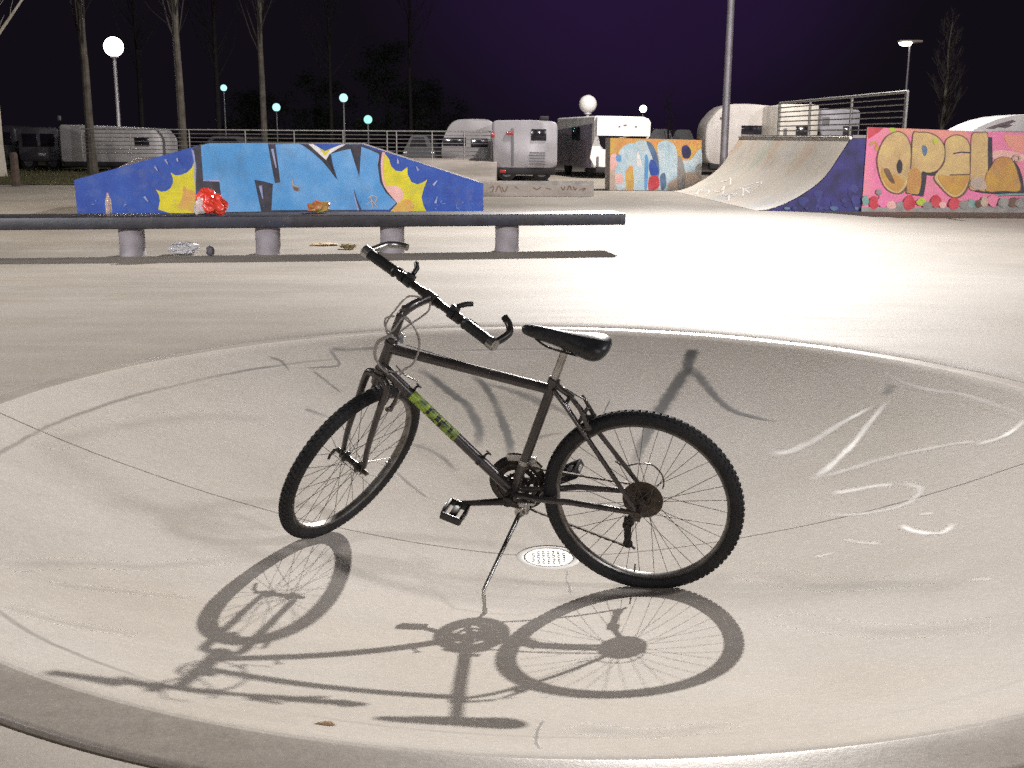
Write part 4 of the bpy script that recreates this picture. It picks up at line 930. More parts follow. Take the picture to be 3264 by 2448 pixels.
# ------------------------------------------------------------------ quarter pipe
q3 = lambda p: cf(2200, 240, .2773, p)
YN = onz(2470, 672).y
curve = q3([(1845, 722), (1775, 830), (1700, 945), (1630, 1055), (1560, 1150), (1480, 1228), (1400, 1293), (1300, 1360), (1200, 1418), (1100, 1468), (1000, 1508), (880, 1545), (760, 1567)])
pc = [atY(u, v, YN) for u, v in curve]; zt = pc[0].z; pc[-1].z = BK_Z + 0.004
ext = Vector((-0.55, 8.4, 0)); xb = 8.05
qp = thing('quarter_pipe', (pc[0].x, YN, BK_Z), 'pale concrete quarter pipe with dark blue painted side and a railed deck', 'skate ramp')
M_QP = mat('ramp_surface_paint', (0.60, 0.55, 0.48), 0.45, var=(0.54, 0.49, 0.43), scale=0.9, bump=0.1, contrast=(0.3, 0.7))
tint(M_QP, (0.52, 0.36, 0.24), 0.55, 0.5, 0.66, 0.7, 4.0); tint(M_QP, (0.36, 0.44, 0.36), 0.6, 0.52, 0.68, 0.75, 11.0); tint(M_QP, (0.38, 0.43, 0.50), 0.7, 0.56, 0.7, 0.7, 21.0); tint(M_QP, (0.24, 0.22, 0.21), 3.0, 0.58, 0.8, 0.5, 31.0)
b = MB(); n = len(pc); N_ = 14
rows = [[p + ext * (j / N_) for p in pc] for j in range(N_ + 1)]
b.loft(rows, 0, cap=False, closed=False)
b.build('ramp', M_QP, qp, world_pts=True)
prof_ = [Vector((xb, YN, BK_Z - .02)), Vector((xb, YN, zt))] + [p.copy() for p in pc]
prof_[-1].z = BK_Z - .02
b = MB(); mu = Mural(b, Vector((0, YN, 0)), Vector((0, -1, 0))); mu.m(P_INDIGO); mu.m(M_LEDGE)
pr2 = [p + Vector((0.012, 0, -0.008)) if i > 1 else p for i, p in enumerate(prof_)]
b.prism(pr2, ext, 0)
rr = random.Random(8)
for k in range(15):
    x = rr.uniform(2560, 2740); y = rr.uniform(600, 665)
    mu.fill(blob(rr, x, y, rr.uniform(5, 16), rr.uniform(6, 18)), [P_INDIGO, P_NAVY, P_INDIGO, P_NAVY][k % 4], True)
for k in range(9):
    x = rr.uniform(2500, 2730); mu.fill(blob(rr, x, 664, rr.uniform(6, 12), rr.uniform(3, 8)), P_NAVY if k % 3 else P_DUSK, True)
b.build('side', mu.mats, qp, world_pts=True, sm=False)
b = MB(); c0 = pc[0] + Vector((-0.005, 0, 0.004)); b.tube([c0 - ext * 0.002, c0 + ext * 1.0], 0.03, 12); b.build('coping', mat('steel_coping', (0.35, 0.33, 0.31), 0.4, 0.8), qp, world_pts=True)
b = MB(); b.prism([Vector((pc[0].x + 0.04, YN - 0.0, zt + 0.002)), Vector((pc[0].x + 0.04, YN, zt + 0.06)), Vector((xb + 0.02, YN, zt + 0.06)), Vector((xb + 0.02, YN, zt + 0.002))], ext, 0); b.build('deck', M_LEDGE, qp, world_pts=True, sm=False)
# paint scrawls on the ramp's face
b = MB(); rr = random.Random(4)
mats_ = [P_WHITE, P_PALEB, P_YEL, P_TAN, P_LPINK]
def rpt(i, j): 
    i = max(0, min(n - 1.001, i)); a = int(i); p = pc[a].lerp(pc[a + 1], i - a) + ext * j
    t = (pc[min(n - 1, a + 1)] - pc[a]).normalized(); nn = Vector((-1, 0, 0.0)) * abs(t.z) + Vector((0, 0, 1)) * abs(t.x)
    return p, nn
def scrawl(path, w, m, k):
    P = smooth(path, 5, False); vs = []
    for q, (i, j) in enumerate(P):
        p, nn = rpt(i, j); a = P[max(0, q - 1)]; c = P[min(len(P) - 1, q + 1)]; d = (rpt(*c)[0] - rpt(*a)[0]).normalized(); s_ = d.cross(nn).normalized()
        vs += [p + nn * (0.004 + k * 0.0006) + s_ * w, p + nn * (0.004 + k * 0.0006) - s_ * w]
    b.add(vs, [(2 * q, 2 * q + 1, 2 * q + 3, 2 * q + 2) for q in range(len(P) - 1)], m)
for k in range(9):
    i0 = rr.uniform(7, 11.2); j0 = rr.uniform(0.45, 0.97); scrawl([(i0, j0), (i0 - rr.uniform(0, 1.2), j0 + rr.uniform(-.1, .02)), (i0 - rr.uniform(0, 1.8), j0 - rr.uniform(0, .12)), (i0 + 0.4, j0 - .14)], 0.018, 0, k)
b.build('paint_scrawl', mats_, qp, world_pts=True, sm=False)
M_RAIL = mat('galvanised_rail', (0.22, 0.21, 0.20), 0.45, 0.75, var=(0.30, 0.29, 0.27), scale=20)
def railing(a, c, h, posts, bars, parent, r=0.022, br=0.012, wp=True, down=0.0):
    b = MB(); a, c = Vector(a), Vector(c); upv = Vector((0, 0, 1))
    b.tube([a + upv * h, c + upv * h], r, 10)
    b.build('handrail', M_RAIL, parent, world_pts=wp)
    for t in posts: b = MB(); p = a.lerp(c, t); b.tube([p - upv * down, p + upv * h], r, 10); b.build('post', M_RAIL, parent, world_pts=wp)
    for k in range(bars): b = MB(); z = h * (k + 1) / (bars + 1); b.tube([a + upv * z, c + upv * z], br, 8); b.build('rail_bar', M_RAIL, parent, world_pts=wp)
ra = atY(2884, 405, YN + 0.2); ra.z = zt + 0.06; rc_ = atY(2480, 428, (YN + 0.2) * 1.35); rc_.z = zt + 0.06
rtop = atY(2884, 292, YN + 0.2).z - ra.z
dr_ = (rc_ - ra); dr_.z = 0
lim = ra + dr_; 
railing(ra, lim, rtop, (0.0, 0.36, 0.70, 1.0), 6, qp, 0.034, 0.016)

# ------------------------------------------------------------------ pink graffiti wall on the right
q4 = lambda p: cf(2700, 360, .255, p)
YW = YN - 0.03
A = Vector((0, YW, 0)); fn = Vector((0, -1, 0)); b = MB(); mu = Mural(b, A, fn); mu.m(M_LEDGE)
op = [(2766, 405), (3264, 424), (3560, 436), (3560, 690), (2746, 690)]
fp = [onplane(u, v, A, fn) for u, v in op]
for i in (3, 4): fp[i].z = BK_Z - 0.02
b.prism(fp, Vector((0, YN - YW + 0.03, 0)), 0)
mu.fill([(2766, 405), (3264, 424), (3560, 436), (3560, 676), (2746, 676)], P_PINK)
def Q4(p, m, s=True): mu.fill(q4(p), m, s)
Q4([(262, 178), (460, 183), (400, 240), (330, 285), (262, 330)], P_RED, False)
Q4([(500, 186), (800, 196), (1100, 210), (1480, 232), (1560, 300), (1300, 330), (900, 300), (640, 260)], P_SALM, False)
Q4([(535, 190), (600, 190), (598, 235), (545, 238)], P_LIMEP)
Q4([(1960, 290), (2100, 275), (2230, 300), (2230, 480), (2060, 450)], P_SALM); Q4([(1830, 480), (2000, 470), (2200, 520), (2180, 600), (1850, 580)], P_LPINK)
mu.line(q4([(280, 400), (330, 370), (370, 390), (360, 450), (400, 440), (420, 380), (450, 370)]), 9, P_GOLD2, True)
# drop shadows
sh = lambda p, dx=45, dy=35: [(x + dx, y + dy) for x, y in p]
O_ = [(610, 242), (690, 255), (755, 320), (790, 430), (792, 600), (765, 840), (720, 940), (650, 1000), (560, 985), (480, 925), (420, 800), (382, 600), (420, 430), (500, 300)]
P__ = [(830, 270), (900, 250), (1000, 250), (1100, 285), (1180, 360), (1218, 460), (1205, 590), (1150, 690), (1080, 735), (1000, 745), (935, 735), (920, 860), (895, 1005), (820, 995), (748, 985), (780, 800), (810, 620)]
S__ = [(1240, 345), (1330, 285), (1430, 292), (1500, 345), (1532, 430), (1530, 600), (1532, 780), (1505, 900), (1450, 1000), (1360, 1052), (1270, 1020), (1190, 940), (1100, 830), (1120, 755), (1200, 660), (1232, 560), (1228, 440)]
L__ = [(1565, 275), (1660, 255), (1752, 262), (1756, 480), (1760, 690), (1742, 800), (1742, 968), (1640, 960), (1535, 945), (1545, 760), (1552, 500)]
A__ = [(1738, 790), (1800, 680), (1850, 595), (1900, 560), (1960, 550), (2040, 570), (2090, 640), (2130, 760), (2160, 965), (1950, 972), (1740, 972)]
for g in (P__, L__, A__): mu.fill(q4(sh(g, 62, 42)), P_BLACK)
for g in (O_, S__): mu.fill(q4(sh(g, 20, 16)), P_BROWN, True, 3)
for g, m in ((L__, P_GOLD), (A__, P_GOLD2), (S__, P_GOLD), (P__, P_GOLD), (O_, P_GOLD)):
    cx_ = sum(x for x, y in g) / len(g); cy_ = sum(y for x, y in g) / len(g)
    mu.fill(q4([(cx_ + (x - cx_) * 1.06, cy_ + (y - cy_) * 1.035) for x, y in g]), P_BROWN, True, 3); mu.fill(q4(g), m, True, 3)
Q4([(440, 680), (560, 760), (660, 800), (720, 860), (650, 975), (560, 965), (480, 890), (425, 780)], P_GOLD2); Q4([(460, 700), (520, 700), (560, 780), (600, 880), (540, 860), (480, 770)], P_BROWN)
Q4([(790, 700), (920, 740), (900, 990), (755, 975)], P_GOLD2); Q4([(1140, 780), (1300, 790), (1510, 790), (1490, 900), (1360, 1030), (1210, 920)], P_GOLD2); Q4([(1560, 820), (1680, 800), (1735, 880), (1730, 955), (1560, 930)], P_TAN)
Q4([(655, 580), (692, 640), (680, 740), (640, 750), (620, 660)], P_BLACK); Q4([(945, 405), (990, 420), (1002, 480), (975, 540), (945, 490)], P_DUSK)
mu.line(q4([(1330, 508), (1430, 490), (1540, 498)]), 4, P_BLACK); mu.line(q4([(1335, 522), (1480, 515)]), 2.5, P_LPINK); mu.line(q4([(1290, 775), (1400, 772), (1535, 768)]), 4, P_BROWN)
Q4([(1080, 330), (1130, 330), (1120, 385), (1085, 380)], P_LIMEP); mu.line(q4([(2070, 575), (2110, 530), (2160, 545), (2150, 600), (2100, 590)]), 6, P_TAN, True)
# foot of the wall
Q4([(180, 1185), (600, 1170), (1000, 1185), (1500, 1170), (2212, 1160), (2260, 1260), (180, 1260)], P_GREY, False)
mu.fill([(3180, 640), (3560, 640), (3560, 690), (3180, 690)], P_GREY)
rr = random.Random(6)
for (x, y, w, h, m) in ((340, 1120, 65, 80, P_RED), (460, 1090, 75, 90, P_PINK), (230, 1090, 45, 60, P_TEAL), (400, 990, 35, 40, P_GREY), (560, 1150, 60, 50, P_LPINK), (665, 1150, 55, 45, P_GREY), (785, 1125, 75, 90, P_RED), (930, 1110, 60, 45, P_LIMEP), (1010, 1160, 70, 45, P_GREY), (1115, 1105, 55, 75, P_RED), (1190, 1150, 40, 45, P_LPINK), (1340, 1135, 75, 80, P_RED), (1470, 1150, 70, 60, P_GREY), (1560, 1130, 60, 50, P_TEAL), (1640, 1130, 45, 50, P_BROWN), (1720, 1110, 45, 60, P_TAN), (1830, 1085, 65, 80, P_PINK), (1960, 1120, 70, 60, P_GREY), (2080, 1120, 60, 60, P_BROWN), (2170, 1130, 60, 70, P_GREY)):
    Q4(blob(rr, x, y, w, h, 9, 0.2), m)
mu.line(q4([(1860, 1030), (2000, 1020), (2260, 1015)]), 6, P_TEAL)
o = b.build('graffiti_wall', mu.mats, None, sm=False); tag(o, 'pink graffiti wall with big gold bubble letters beside the quarter pipe', 'graffiti wall')

# ------------------------------------------------------------------ concrete bank with railing at the back
bk = thing('concrete_bank', (-5, 33, BK_Z), 'pale concrete bank with a long barred railing along its top', 'skate bank')
ta, tb = onz(140, 592), onz(1600, 592); ya_, yb_ = ta.y, tb.y
crest_z = atY(1560, 509, 37.5).z
b = MB(); x0, x1 = atY(130, 500, 37).x - 6, atY(1585, 500, 37.5).x
b.prism([Vector((x1, 32.6, BK_Z - .02)), Vector((x1, 37.4, crest_z)), Vector((x1, 39.5, crest_z)), Vector((x1, 39.5, BK_Z - .02))], Vector((atY(262, 500, 32.6).x - x1, 0, 0)), 0)
b.build('slope', M_LEDGE, bk, world_pts=True, sm=False)
ra = atY(265, 500, 37.6); rc_ = atY(1566, 500, 37.6); ra.z = rc_.z = crest_z
hh_ = atY(700, 414, 37.6).z - crest_z
xs_ = [(u - 265) / (1566 - 265) for u in (265, 420, 607, 785, 940, 1095, 1235, 1265, 1378, 1480, 1566)]
railing(ra, rc_, hh_, xs_, 6, bk, 0.024, 0.013)

# ------------------------------------------------------------------ lamp masts
M_MAST = mat('mast_steel', (0.30, 0.28, 0.31), 0.5, 0.5, var=(0.24, 0.225, 0.24), scale=3)
M_HOT = mat('flood_glass', (1, 1, 1), 0.4, emit=(1.0, 0.95, 0.88), estr=60)
def mast(x, y, h, face, label, group=None):
    t = thing('floodlight_mast', (x, y, BK_Z), label, 'light mast', group)
    b = MB(); b.tube([Vector((0, 0, 0)), Vector((0, 0, h))], [0.125, 0.085], 18); b.lathe([(0.0001, 0.03), (0.26, 0.03), (0.26, 0)], (0, 0, 0), (0, 0, 1), 16); b.build('pole', M_MAST, t)
    fc = Vector(face); fc.z = 0; fc.normalize(); sd = Vector((-fc.y, fc.x, 0))
    b = MB(); b.tube([sd * -0.9 + Vector((0, 0, h - 0.1)), sd * 0.9 + Vector((0, 0, h - 0.1))], 0.045, 10); b.build('crossarm', M_MAST, t)
    R_ = Matrix((sd, fc, Vector((0, 0, 1)))).transposed() @ Matrix.Rotation(radians(-28), 3, 'X')
    for s in (-0.62, 0, 0.62):
        b = MB(); c = sd * s + fc * 0.18 + Vector((0, 0, h - 0.05)); b.rbox(c, (0.46, 0.16, 0.36), 0.03, 0, R_); hd = b.build('floodlight', M_MAST, t)
        b = MB(); b.box(c + R_ @ Vector((0, 0.082, 0)), (0.40, 0.004, 0.30), 0, R_); b.build('lens', M_HOT, hd)
    return t
mast(LAMP.x, LAMP.y + 0.65, LAMP.z - BK_Z + 0.1, (-0.2, -1, 0), 'tall grey steel floodlight mast behind the quarter pipe')
for k, (l, tg, w, cone, colour) in enumerate(FILL):  # mast and lamp heads put around each added fill lamp
    d = Vector((tg[0] - l[0], tg[1] - l[1], 0)).normalized()
    mast(l[0] - d.x * 0.8, l[1] - d.y * 0.8, l[2] - BK_Z, d, 'grey floodlight mast added outside the view as fill light for the bowl and ramps', 'added fill light masts around the bowl')
def glow(c, s): return mat('lamp_glow', c, 0.5, emit=c, estr=s)
M_GLOBE = glow((1.0, 0.93, 1.0), 14); M_TEALG = glow((0.52, 1.0, 0.96), 1.5); M_TEAL2 = glow((0.42, 1.0, 0.84), 1.35); M_WARMG = glow((1.0, 0.93, 0.85), 20)
M_LPOLE = mat('lamp_pole', (0.62, 0.60, 0.60), 0.5, 0.3)
def globe_lamp(u, v, Y, rad, m, label, cat='street lamp', group=None, watts=0, colour=(1, 1, 1), polev=None, ubase=None):
    c = atY(u, v, Y)
    t = thing('street_lamp', (c.x, c.y, BK_Z), label, cat, group); h = c.z - BK_Z
    b = MB(); b.tube([Vector((0, 0, 0)), Vector((0, 0, h - rad * 0.9))], [0.065 * max(1, rad / .25) * 0.9, 0.045 * max(1, rad / .25)], 12); b.lathe([(0.05, -0.1), (rad * 0.42, -0.04), (rad * 0.42, 0.02), (0.05, 0.03)], (0, 0, h - rad * 0.95), (0, 0, 1), 16); b.build('pole', M_LPOLE, t)
    b = MB(); b.lathe([(max(0.0001, rad * sin(pi * k / 14)), -rad * cos(pi * k / 14)) for k in range(15)], (0, 0, h), (0, 0, 1), 24); b.build('globe', m, t)
    if watts: point('globe_lamp_light', (c.x, c.y - 0.0, c.z), watts, colour, rad * 1.02)
    return t
globe_lamp(362, 149, 44, 0.36, M_GLOBE, 'lit white globe street lamp on a slim pole beside the pale trunk', watts=2500, colour=(1, .92, 1))
globe_lamp(1874, 332, 46, 0.36, mat('unlit_globe', (0.75, 0.72, 0.68), 0.4), 'unlit white globe street lamp behind the white motorhome')
globe_lamp(713, 280, 90, 0.25, M_TEALG, 'distant teal street lamp, the first right of the second trunk', group='distant teal street lamps')
globe_lamp(881, 342, 90, 0.31, M_TEALG, 'distant teal street lamp close beside the third pale trunk', group='distant teal street lamps', watts=500, colour=(.4, 1, .85))
globe_lamp(1095, 312, 84, 0.31, M_TEALG, 'distant teal street lamp above the letter notch of the blue ramp', group='distant teal street lamps', watts=500, colour=(.4, 1, .85))
globe_lamp(1173, 381, 84, 0.31, M_TEAL2, 'lowest bright teal street lamp, above the railing', group='distant teal street lamps', watts=500, colour=(.4, 1, .8))
globe_lamp(694, 381, 110, 0.18, M_TEAL2, 'tiny faint teal street lamp low between two trunks', group='distant teal street lamps')
globe_lamp(2050, 347, 100, 0.30, M_WARMG, 'small distant warm white street lamp above the orange block')
globe_lamp(1866, 403, 60, 0.16, M_TEALG, 'small teal lamp on a post at the motorhome corner')
c = atY(2893, 142, 48); sl = thing('street_lamp', (c.x + 0.1, c.y, BK_Z), 'tall street lamp with a flat lit head above the pink wall', 'street lamp'); h = c.z - BK_Z
b = MB(); b.tube([Vector((0, 0, 0)), Vector((0, 0, h - 0.05))], [0.07, 0.04], 10); b.build('pole', mat('dark_pole', (0.10, 0.095, 0.11), 0.5, 0.4), sl)
b = MB(); b.rbox((0.0, 0, h + 0.12), (0.95, 0.4, 0.10), 0.04); b.tube([Vector((0, 0, h - 0.1)), Vector((0, 0, h + 0.1))], 0.05, 8); lh = b.build('lamp_head', mat('lamp_head_paint', (0.2, 0.17, 0.15), 0.5), sl)
b = MB(); b.lathe([(0.0001, -0.14), (0.2, -0.10), (0.27, 0.0), (0.0001, 0.01)], (-0.2, -0.02, h + 0.07), (0, 0, 1), 20); b.build('bulb', M_WARMG, lh)

# ------------------------------------------------------------------ bare trees
M_BARK = mat('pale_bark', (0.115, 0.10, 0.08), 0.85, var=(0.055, 0.046, 0.037), scale=4, bump=0.5, bscale=12)
M_BARK2 = mat('dark_bark', (0.028, 0.023, 0.02), 0.85, var=(0.016, 0.013, 0.012), scale=5)
M_TWIG = mat('twig_bark', (0.03, 0.024, 0.019), 0.85); M_WHITEB = mat('whitewashed_bark', (0.55, 0.50, 0.42), 0.8, var=(0.45, 0.40, 0.33), scale=5)
def tree(u, v, Y, h, r, label, seed, spread=0.22, nb=46, bark=None, first=0.25, twig=5, group='bare trees behind the park', lean=0.0):
    rr = random.Random(seed); base = atY(u, v, Y); base.z = BK_Z; t = thing('bare_tree', base, label, 'tree', group); bark = bark or M_BARK
    P = [Vector((lean * h * (i / 14) ** 1.4 + 0.10 * noise.noise(Vector((seed, i * 0.4, 0))) * min(1, i / 3), 0.10 * noise.noise(Vector((i * 0.4, seed, 5))) * min(1, i / 3), h * i / 14)) for i in range(15)]
    R_ = [r * (1.25 if i == 0 else 1) * (1 - 0.93 * i / 14) ** 0.9 for i in range(15)]
    b = MB(); b.tube(P, R_, 10); b.build('trunk', bark, t)
    b = MB()
    for k in range(nb):
        f_ = first + (0.97 - first) * (k + rr.random()) / nb; i = f_ * 14; a = int(i); p = P[a].lerp(P[min(14, a + 1)], i - a)
        ang = rr.random() * 2 * pi; L = h * (0.16 + 0.20 * rr.random()) * (1.1 - 0.75 * f_); out = Vector((cos(ang), sin(ang), 0)); br = r * (1 - 0.9 * f_) * 0.34
        pts = []; q = p.copy(); d = (out * (0.75 + spread) + Vector((0, 0, 0.9))).normalized()
        for s in range(7):
            pts.append(q.copy()); d = (d + Vector((rr.uniform(-.16, .16), rr.uniform(-.16, .16), 0.16))).normalized(); q = q + d * (L / 6) * (1 if s else 0.7)
        b.tube(pts, [max(0.006, br * (1 - 0.85 * s / 6)) for s in range(7)], 5, cap=False)
        for w in range(twig):
            s = 1 + int(rr.random() * 5); p2 = pts[s]; d2 = (out * rr.uniform(0.1, .6) + Vector((rr.uniform(-.7, .7), rr.uniform(-.7, .7), rr.uniform(.5, 1.1)))).normalized(); tl = L * rr.uniform(.18, .4); tp = [p2]
            for z in range(3): d2 = (d2 + Vector((rr.uniform(-.25, .25), rr.uniform(-.25, .25), .12))).normalized(); tp.append(tp[-1] + d2 * tl / 3)
            b.tube(tp, [0.010, 0.008, 0.006, 0.004], 3, cap=False)
    b.build('crown', M_TWIG if bark is M_BARK else bark, t)
    return t
tree(294, 520, 41, 17, 0.165, 'bare pale trunked tree standing left of the lit globe lamp', 1, spread=-0.36, nb=60)
tree(583, 460, 43, 18, 0.16, 'bare pale trunked tree behind the left shoulder of the blue ramp', 2, spread=-0.36, nb=60)
tree(843, 440, 52, 19, 0.155, 'bare tall tree behind the letter T of the blue ramp', 3, spread=-0.36, nb=60, bark=M_BARK)
tree(700, 440, 66, 18, 0.17, 'thin dark bare tree in line with the tiny teal lamp', 4, bark=M_BARK2)
tree(455, 440, 60, 17, 0.15, 'dark bare tree just right of the lit globe lamp', 9, bark=M_BARK2)
tree(1058, 440, 70, 18, 0.13, 'slender dark bare tree left of the middle teal lamp', 10, bark=M_BARK2)
tree(1310, 440, 75, 22, 0.13, 'slender dark bare tree behind the right end of the railing', 5, bark=M_BARK2)
tree(-8, 560, 38, 15, 0.26, 'thick whitewashed trunk at the left edge of the view', 6, bark=M_WHITEB, lean=0.03, nb=34)
tree(3003, 420, 52, 6.8, 0.12, 'small bare tree above the pink graffiti wall', 7, spread=0.02, nb=60, first=0.22, twig=7)
tree(2130, 430, 62, 3.9, 0.07, 'small bare sapling behind the orange graffiti block', 12, nb=30, bark=M_BARK2)
# dim leafy tree lit by the teal lamps
def leafy(u, Y, h, w, label, seed, c):
    rr = random.Random(seed); base = atY(u, 430, Y); base.z = BK_Z; t = thing('evergreen_tree', base, label, 'tree', 'dark evergreens far behind'); b = MB()
    b.tube([Vector((0, 0, 0)), Vector((0, 0, h * .8))], [0.2, 0.05], 8); b.build('trunk', M_BARK2, t); b = MB()
    cl = [Vector((rr.gauss(0, w * .33), rr.gauss(0, w * .33), h * (0.22 + 0.75 * rr.random()))) for k in range(46)]
    for q in cl:
        q.x *= 1.15 - 0.75 * (q.z / h); q.y *= 1.15 - 0.75 * (q.z / h)
        for z in range(85):
            p = q + Vector((rr.gauss(0, .38), rr.gauss(0, .38), rr.gauss(0, .34))); s_ = rr.uniform(.06, .15); a = Vector((rr.gauss(0, 1), rr.gauss(0, 1), rr.gauss(0, 1))).normalized(); c_ = a.orthogonal().normalized()
            b.add([p + a * s_, p + c_ * s_ * .6, p - a * s_, p - c_ * s_ * .6], [(0, 1, 2, 3)])
    b.build('crown', mat('dark_foliage', c, 0.7, var=wear(c, .4), scale=3), t, sm=False)
leafy(1235, 92, 8.5, 5.5, 'dim leafy tree beside the lowest teal lamp', 3, (0.045, 0.06, 0.04)); leafy(1010, 98, 6.5, 6, 'dim leafy tree between two teal lamps', 4, (0.04, 0.055, 0.035)); leafy(1340, 100, 6, 6, 'dark bushy tree right of the teal lamps', 5, (0.035, 0.045, 0.03)); leafy(820, 100, 5, 6, 'dark bushy tree below the teal lamps', 6, (0.035, 0.045, 0.03))
# short dark post on the left verge
p = onz(52, 594); b = MB(); b.tube([Vector((0, 0, -0.02)), Vector((0, 0, 0.88))], [0.12, 0.105], 10); b.lathe([(0.105, 0.88), (0.07, 0.92), (0.0001, 0.93)], (0, 0, 0), (0, 0, 1), 10)
o = b.build('bollard', mat('old_timber', (0.09, 0.06, 0.045), 0.85, var=(0.05, 0.035, 0.03), scale=8)); o.location = (p.x, p.y, BK_Z); tag(o, 'short dark timber post on the grass at far left', 'post')

# ------------------------------------------------------------------ parked motorhomes, caravans, cars
M_GLASS = mat('dark_window', (0.012, 0.010, 0.016), 0.12, spec=0.6)
M_TYREB = mat('car_tyre', (0.015, 0.014, 0.015), 0.85); M_CHASS = mat('dark_chassis', (0.014, 0.012, 0.014), 0.7)
M_TAIL = mat('tail_light', (0.35, 0.05, 0.05), 0.15); M_LAMPW = mat('clear_light', (0.8, 0.78, 0.75), 0.1, 0.3); M_TRIM = mat('grey_trim', (0.12, 0.115, 0.12), 0.5)
def body_paint(c, v=None): return tint(mat('vehicle_paint', c, 0.38, var=v or wear(c, .82), scale=1.6), wear(c, .45), 1.2, 0.55, 0.85, 0.6, 5.0, (1, 1, 0.5))
def rounded(poly_, r, n=5):
    out = []; N = len(poly_)
    for i in range(N):
        p = Vector(poly_[i]).to_2d() if len(poly_[i]) == 3 else Vector(poly_[i]); a = Vector(poly_[i - 1]); c = Vector(poly_[(i + 1) % N]); da = (a - p); dc = (c - p); rr_ = min(r[i] if isinstance(r, (list, tuple)) else r, da.length * .48, dc.length * .48); da.normalize(); dc.normalize()
        for k in range(n + 1): t = k / n; out.append((p + da * rr_) * (1 - t) ** 2 + p * 2 * t * (1 - t) + (p + dc * rr_) * t ** 2)
    return out
def vehicle(name, label, cat, loc, rz, outline_, width, paint_, windows=(), lights=(), wheels=(), group='parked motorhomes and caravans', rad=0.2, wr=0.32, extra=()):
    """outline_ in (x, z): the side view; the body spans y = 0 (near side) .. width"""
    t = thing(name, (loc[0], loc[1], BK_Z), label, cat, group, rz); b = MB(); pts = rounded(outline_, rad)
    ins = lambda s, y: [Vector(((p.x - cx0) * s + cx0, y, (p.y - cz0) * s + cz0)) for p in pts]
    cx0 = sum(p.x for p in pts) / len(pts); cz0 = sum(p.y for p in pts) / len(pts)
    b.loft([ins(0.965, 0), ins(0.99, 0.03), ins(1, 0.09), ins(1, width - 0.09), ins(0.99, width - .03), ins(0.965, width)]); b.build('body', paint_, t, angle=50)
    for (kind, a) in windows:
        b = MB()
        if kind == 'side': x0, z0, x1, z1 = a; b.rbox(((x0 + x1) / 2, -0.003, (z0 + z1) / 2), (x1 - x0, 0.03, z1 - z0), 0.012)
        elif kind == 'end': X, y0, z0, y1, z1 = a; b.rbox((X, (y0 + y1) / 2, (z0 + z1) / 2), (0.03, y1 - y0, z1 - z0), 0.012)
        elif kind == 'poly': b.prism([Vector((x, -0.012, z)) for x, z in a], Vector((0, 0.02, 0)))
        b.build('window', M_GLASS, t)
    for (c, d, m) in lights: b = MB(); b.rbox(c, d, min(d) * .3); b.build('light', m, t)
    for (c, d, m, nm_) in extra: b = MB(); b.rbox(c, d, min(d) * .25); b.build(nm_, m, t)
    for x in wheels:
        for y in (0.16, width - 0.16):
            b = MB(); b.lathe([(0.0001, -0.09), (wr * .6, -0.09), (wr * .95, -0.1), (wr, -0.07), (wr, 0.07), (wr * .95, .1), (0.0001, 0.09)], (x, y, wr), (0, 1, 0), 24); w_ = b.build('wheel', M_TYREB, t)
            b = MB(); s = -1 if y < width / 2 else 1; b.lathe([(0.0001, s * .092), (wr * .55, s * .094), (wr * .6, s * .08)], (x, y, wr), (0, 1, 0), 18); b.build('hubcap', M_TRIM, w_)
    return t
def X(u, Y): return atY(u, 437, Y).x
def Z(v, Y, u=1632): return atY(u, v, Y).z - BK_Z
# grey camper showing its end and a window (behind the ledge)
Y = 37.0; xl = X(1567, Y); xr = X(1777, Y); w = xr - xl; ht = Z(382, Y, 1670)
vehicle('camper_van', 'grey camper with a small dark window and louvred panel behind the ledge', 'camper van', (xl, Y), 0.0,
    [(0.06, 0.42), (w, 0.42), (w, ht - .05), (w * .62, ht), (0.0, ht - .02)], 4.6, body_paint((0.34, 0.32, 0.34)),
    [('side', (w * .60, Z(448, Y), w * .83, Z(411, Y)))], [((w * .02, -.02, Z(430, Y)), (.10, .05, .16), M_TAIL), ((w * .28, -.02, Z(424, Y)), (.22, .05, .12), M_TAIL), ((w * .17, -.02, Z(546, Y)), (.2, .05, .1), M_TAIL)],
    (0.5, w - .5), extra=[((w * .5, .25, .36), (w * .96, .5, .30), M_CHASS, 'bumper')] + [((w * .70, -.012, Z(486 + 9 * k, Y)), (w * .24, .03, .035), M_TRIM, 'louvre') for k in range(5)] + [((w * .32, -.004, Z(470, Y)), (w * .04, .03, ht * .62), M_TRIM, 'moulding'), ((w * .80, 0.6, ht + .06), (.3, .5, .14), M_CHASS, 'roof_vent')])
# low rounded caravan left of it
Y = 42.0; xl = X(1405, Y); xr = X(1580, Y); w = xr - xl; ht = Z(380, Y, 1480)
vehicle('caravan', 'dim rounded caravan behind the right end of the railing', 'caravan', (xl, Y), 0.0, [(0, .45), (w, .45), (w, ht), (w * .55, ht + .02), (w * .2, ht - .02), (0, ht * .62)], 2.1, body_paint((0.28, 0.26, 0.265)),
    [('side', (w * .04, Z(466, Y), w * .46, Z(440, Y))), ('side', (w * .55, Z(470, Y), w * .86, Z(442, Y)))], [((w * .3, -.02, .6), (.12, .05, .08), M_LAMPW)], (w * .5,), rad=.5, extra=[((w * .5, .3, .38), (w * .9, .5, .3), M_CHASS, 'skirt')])
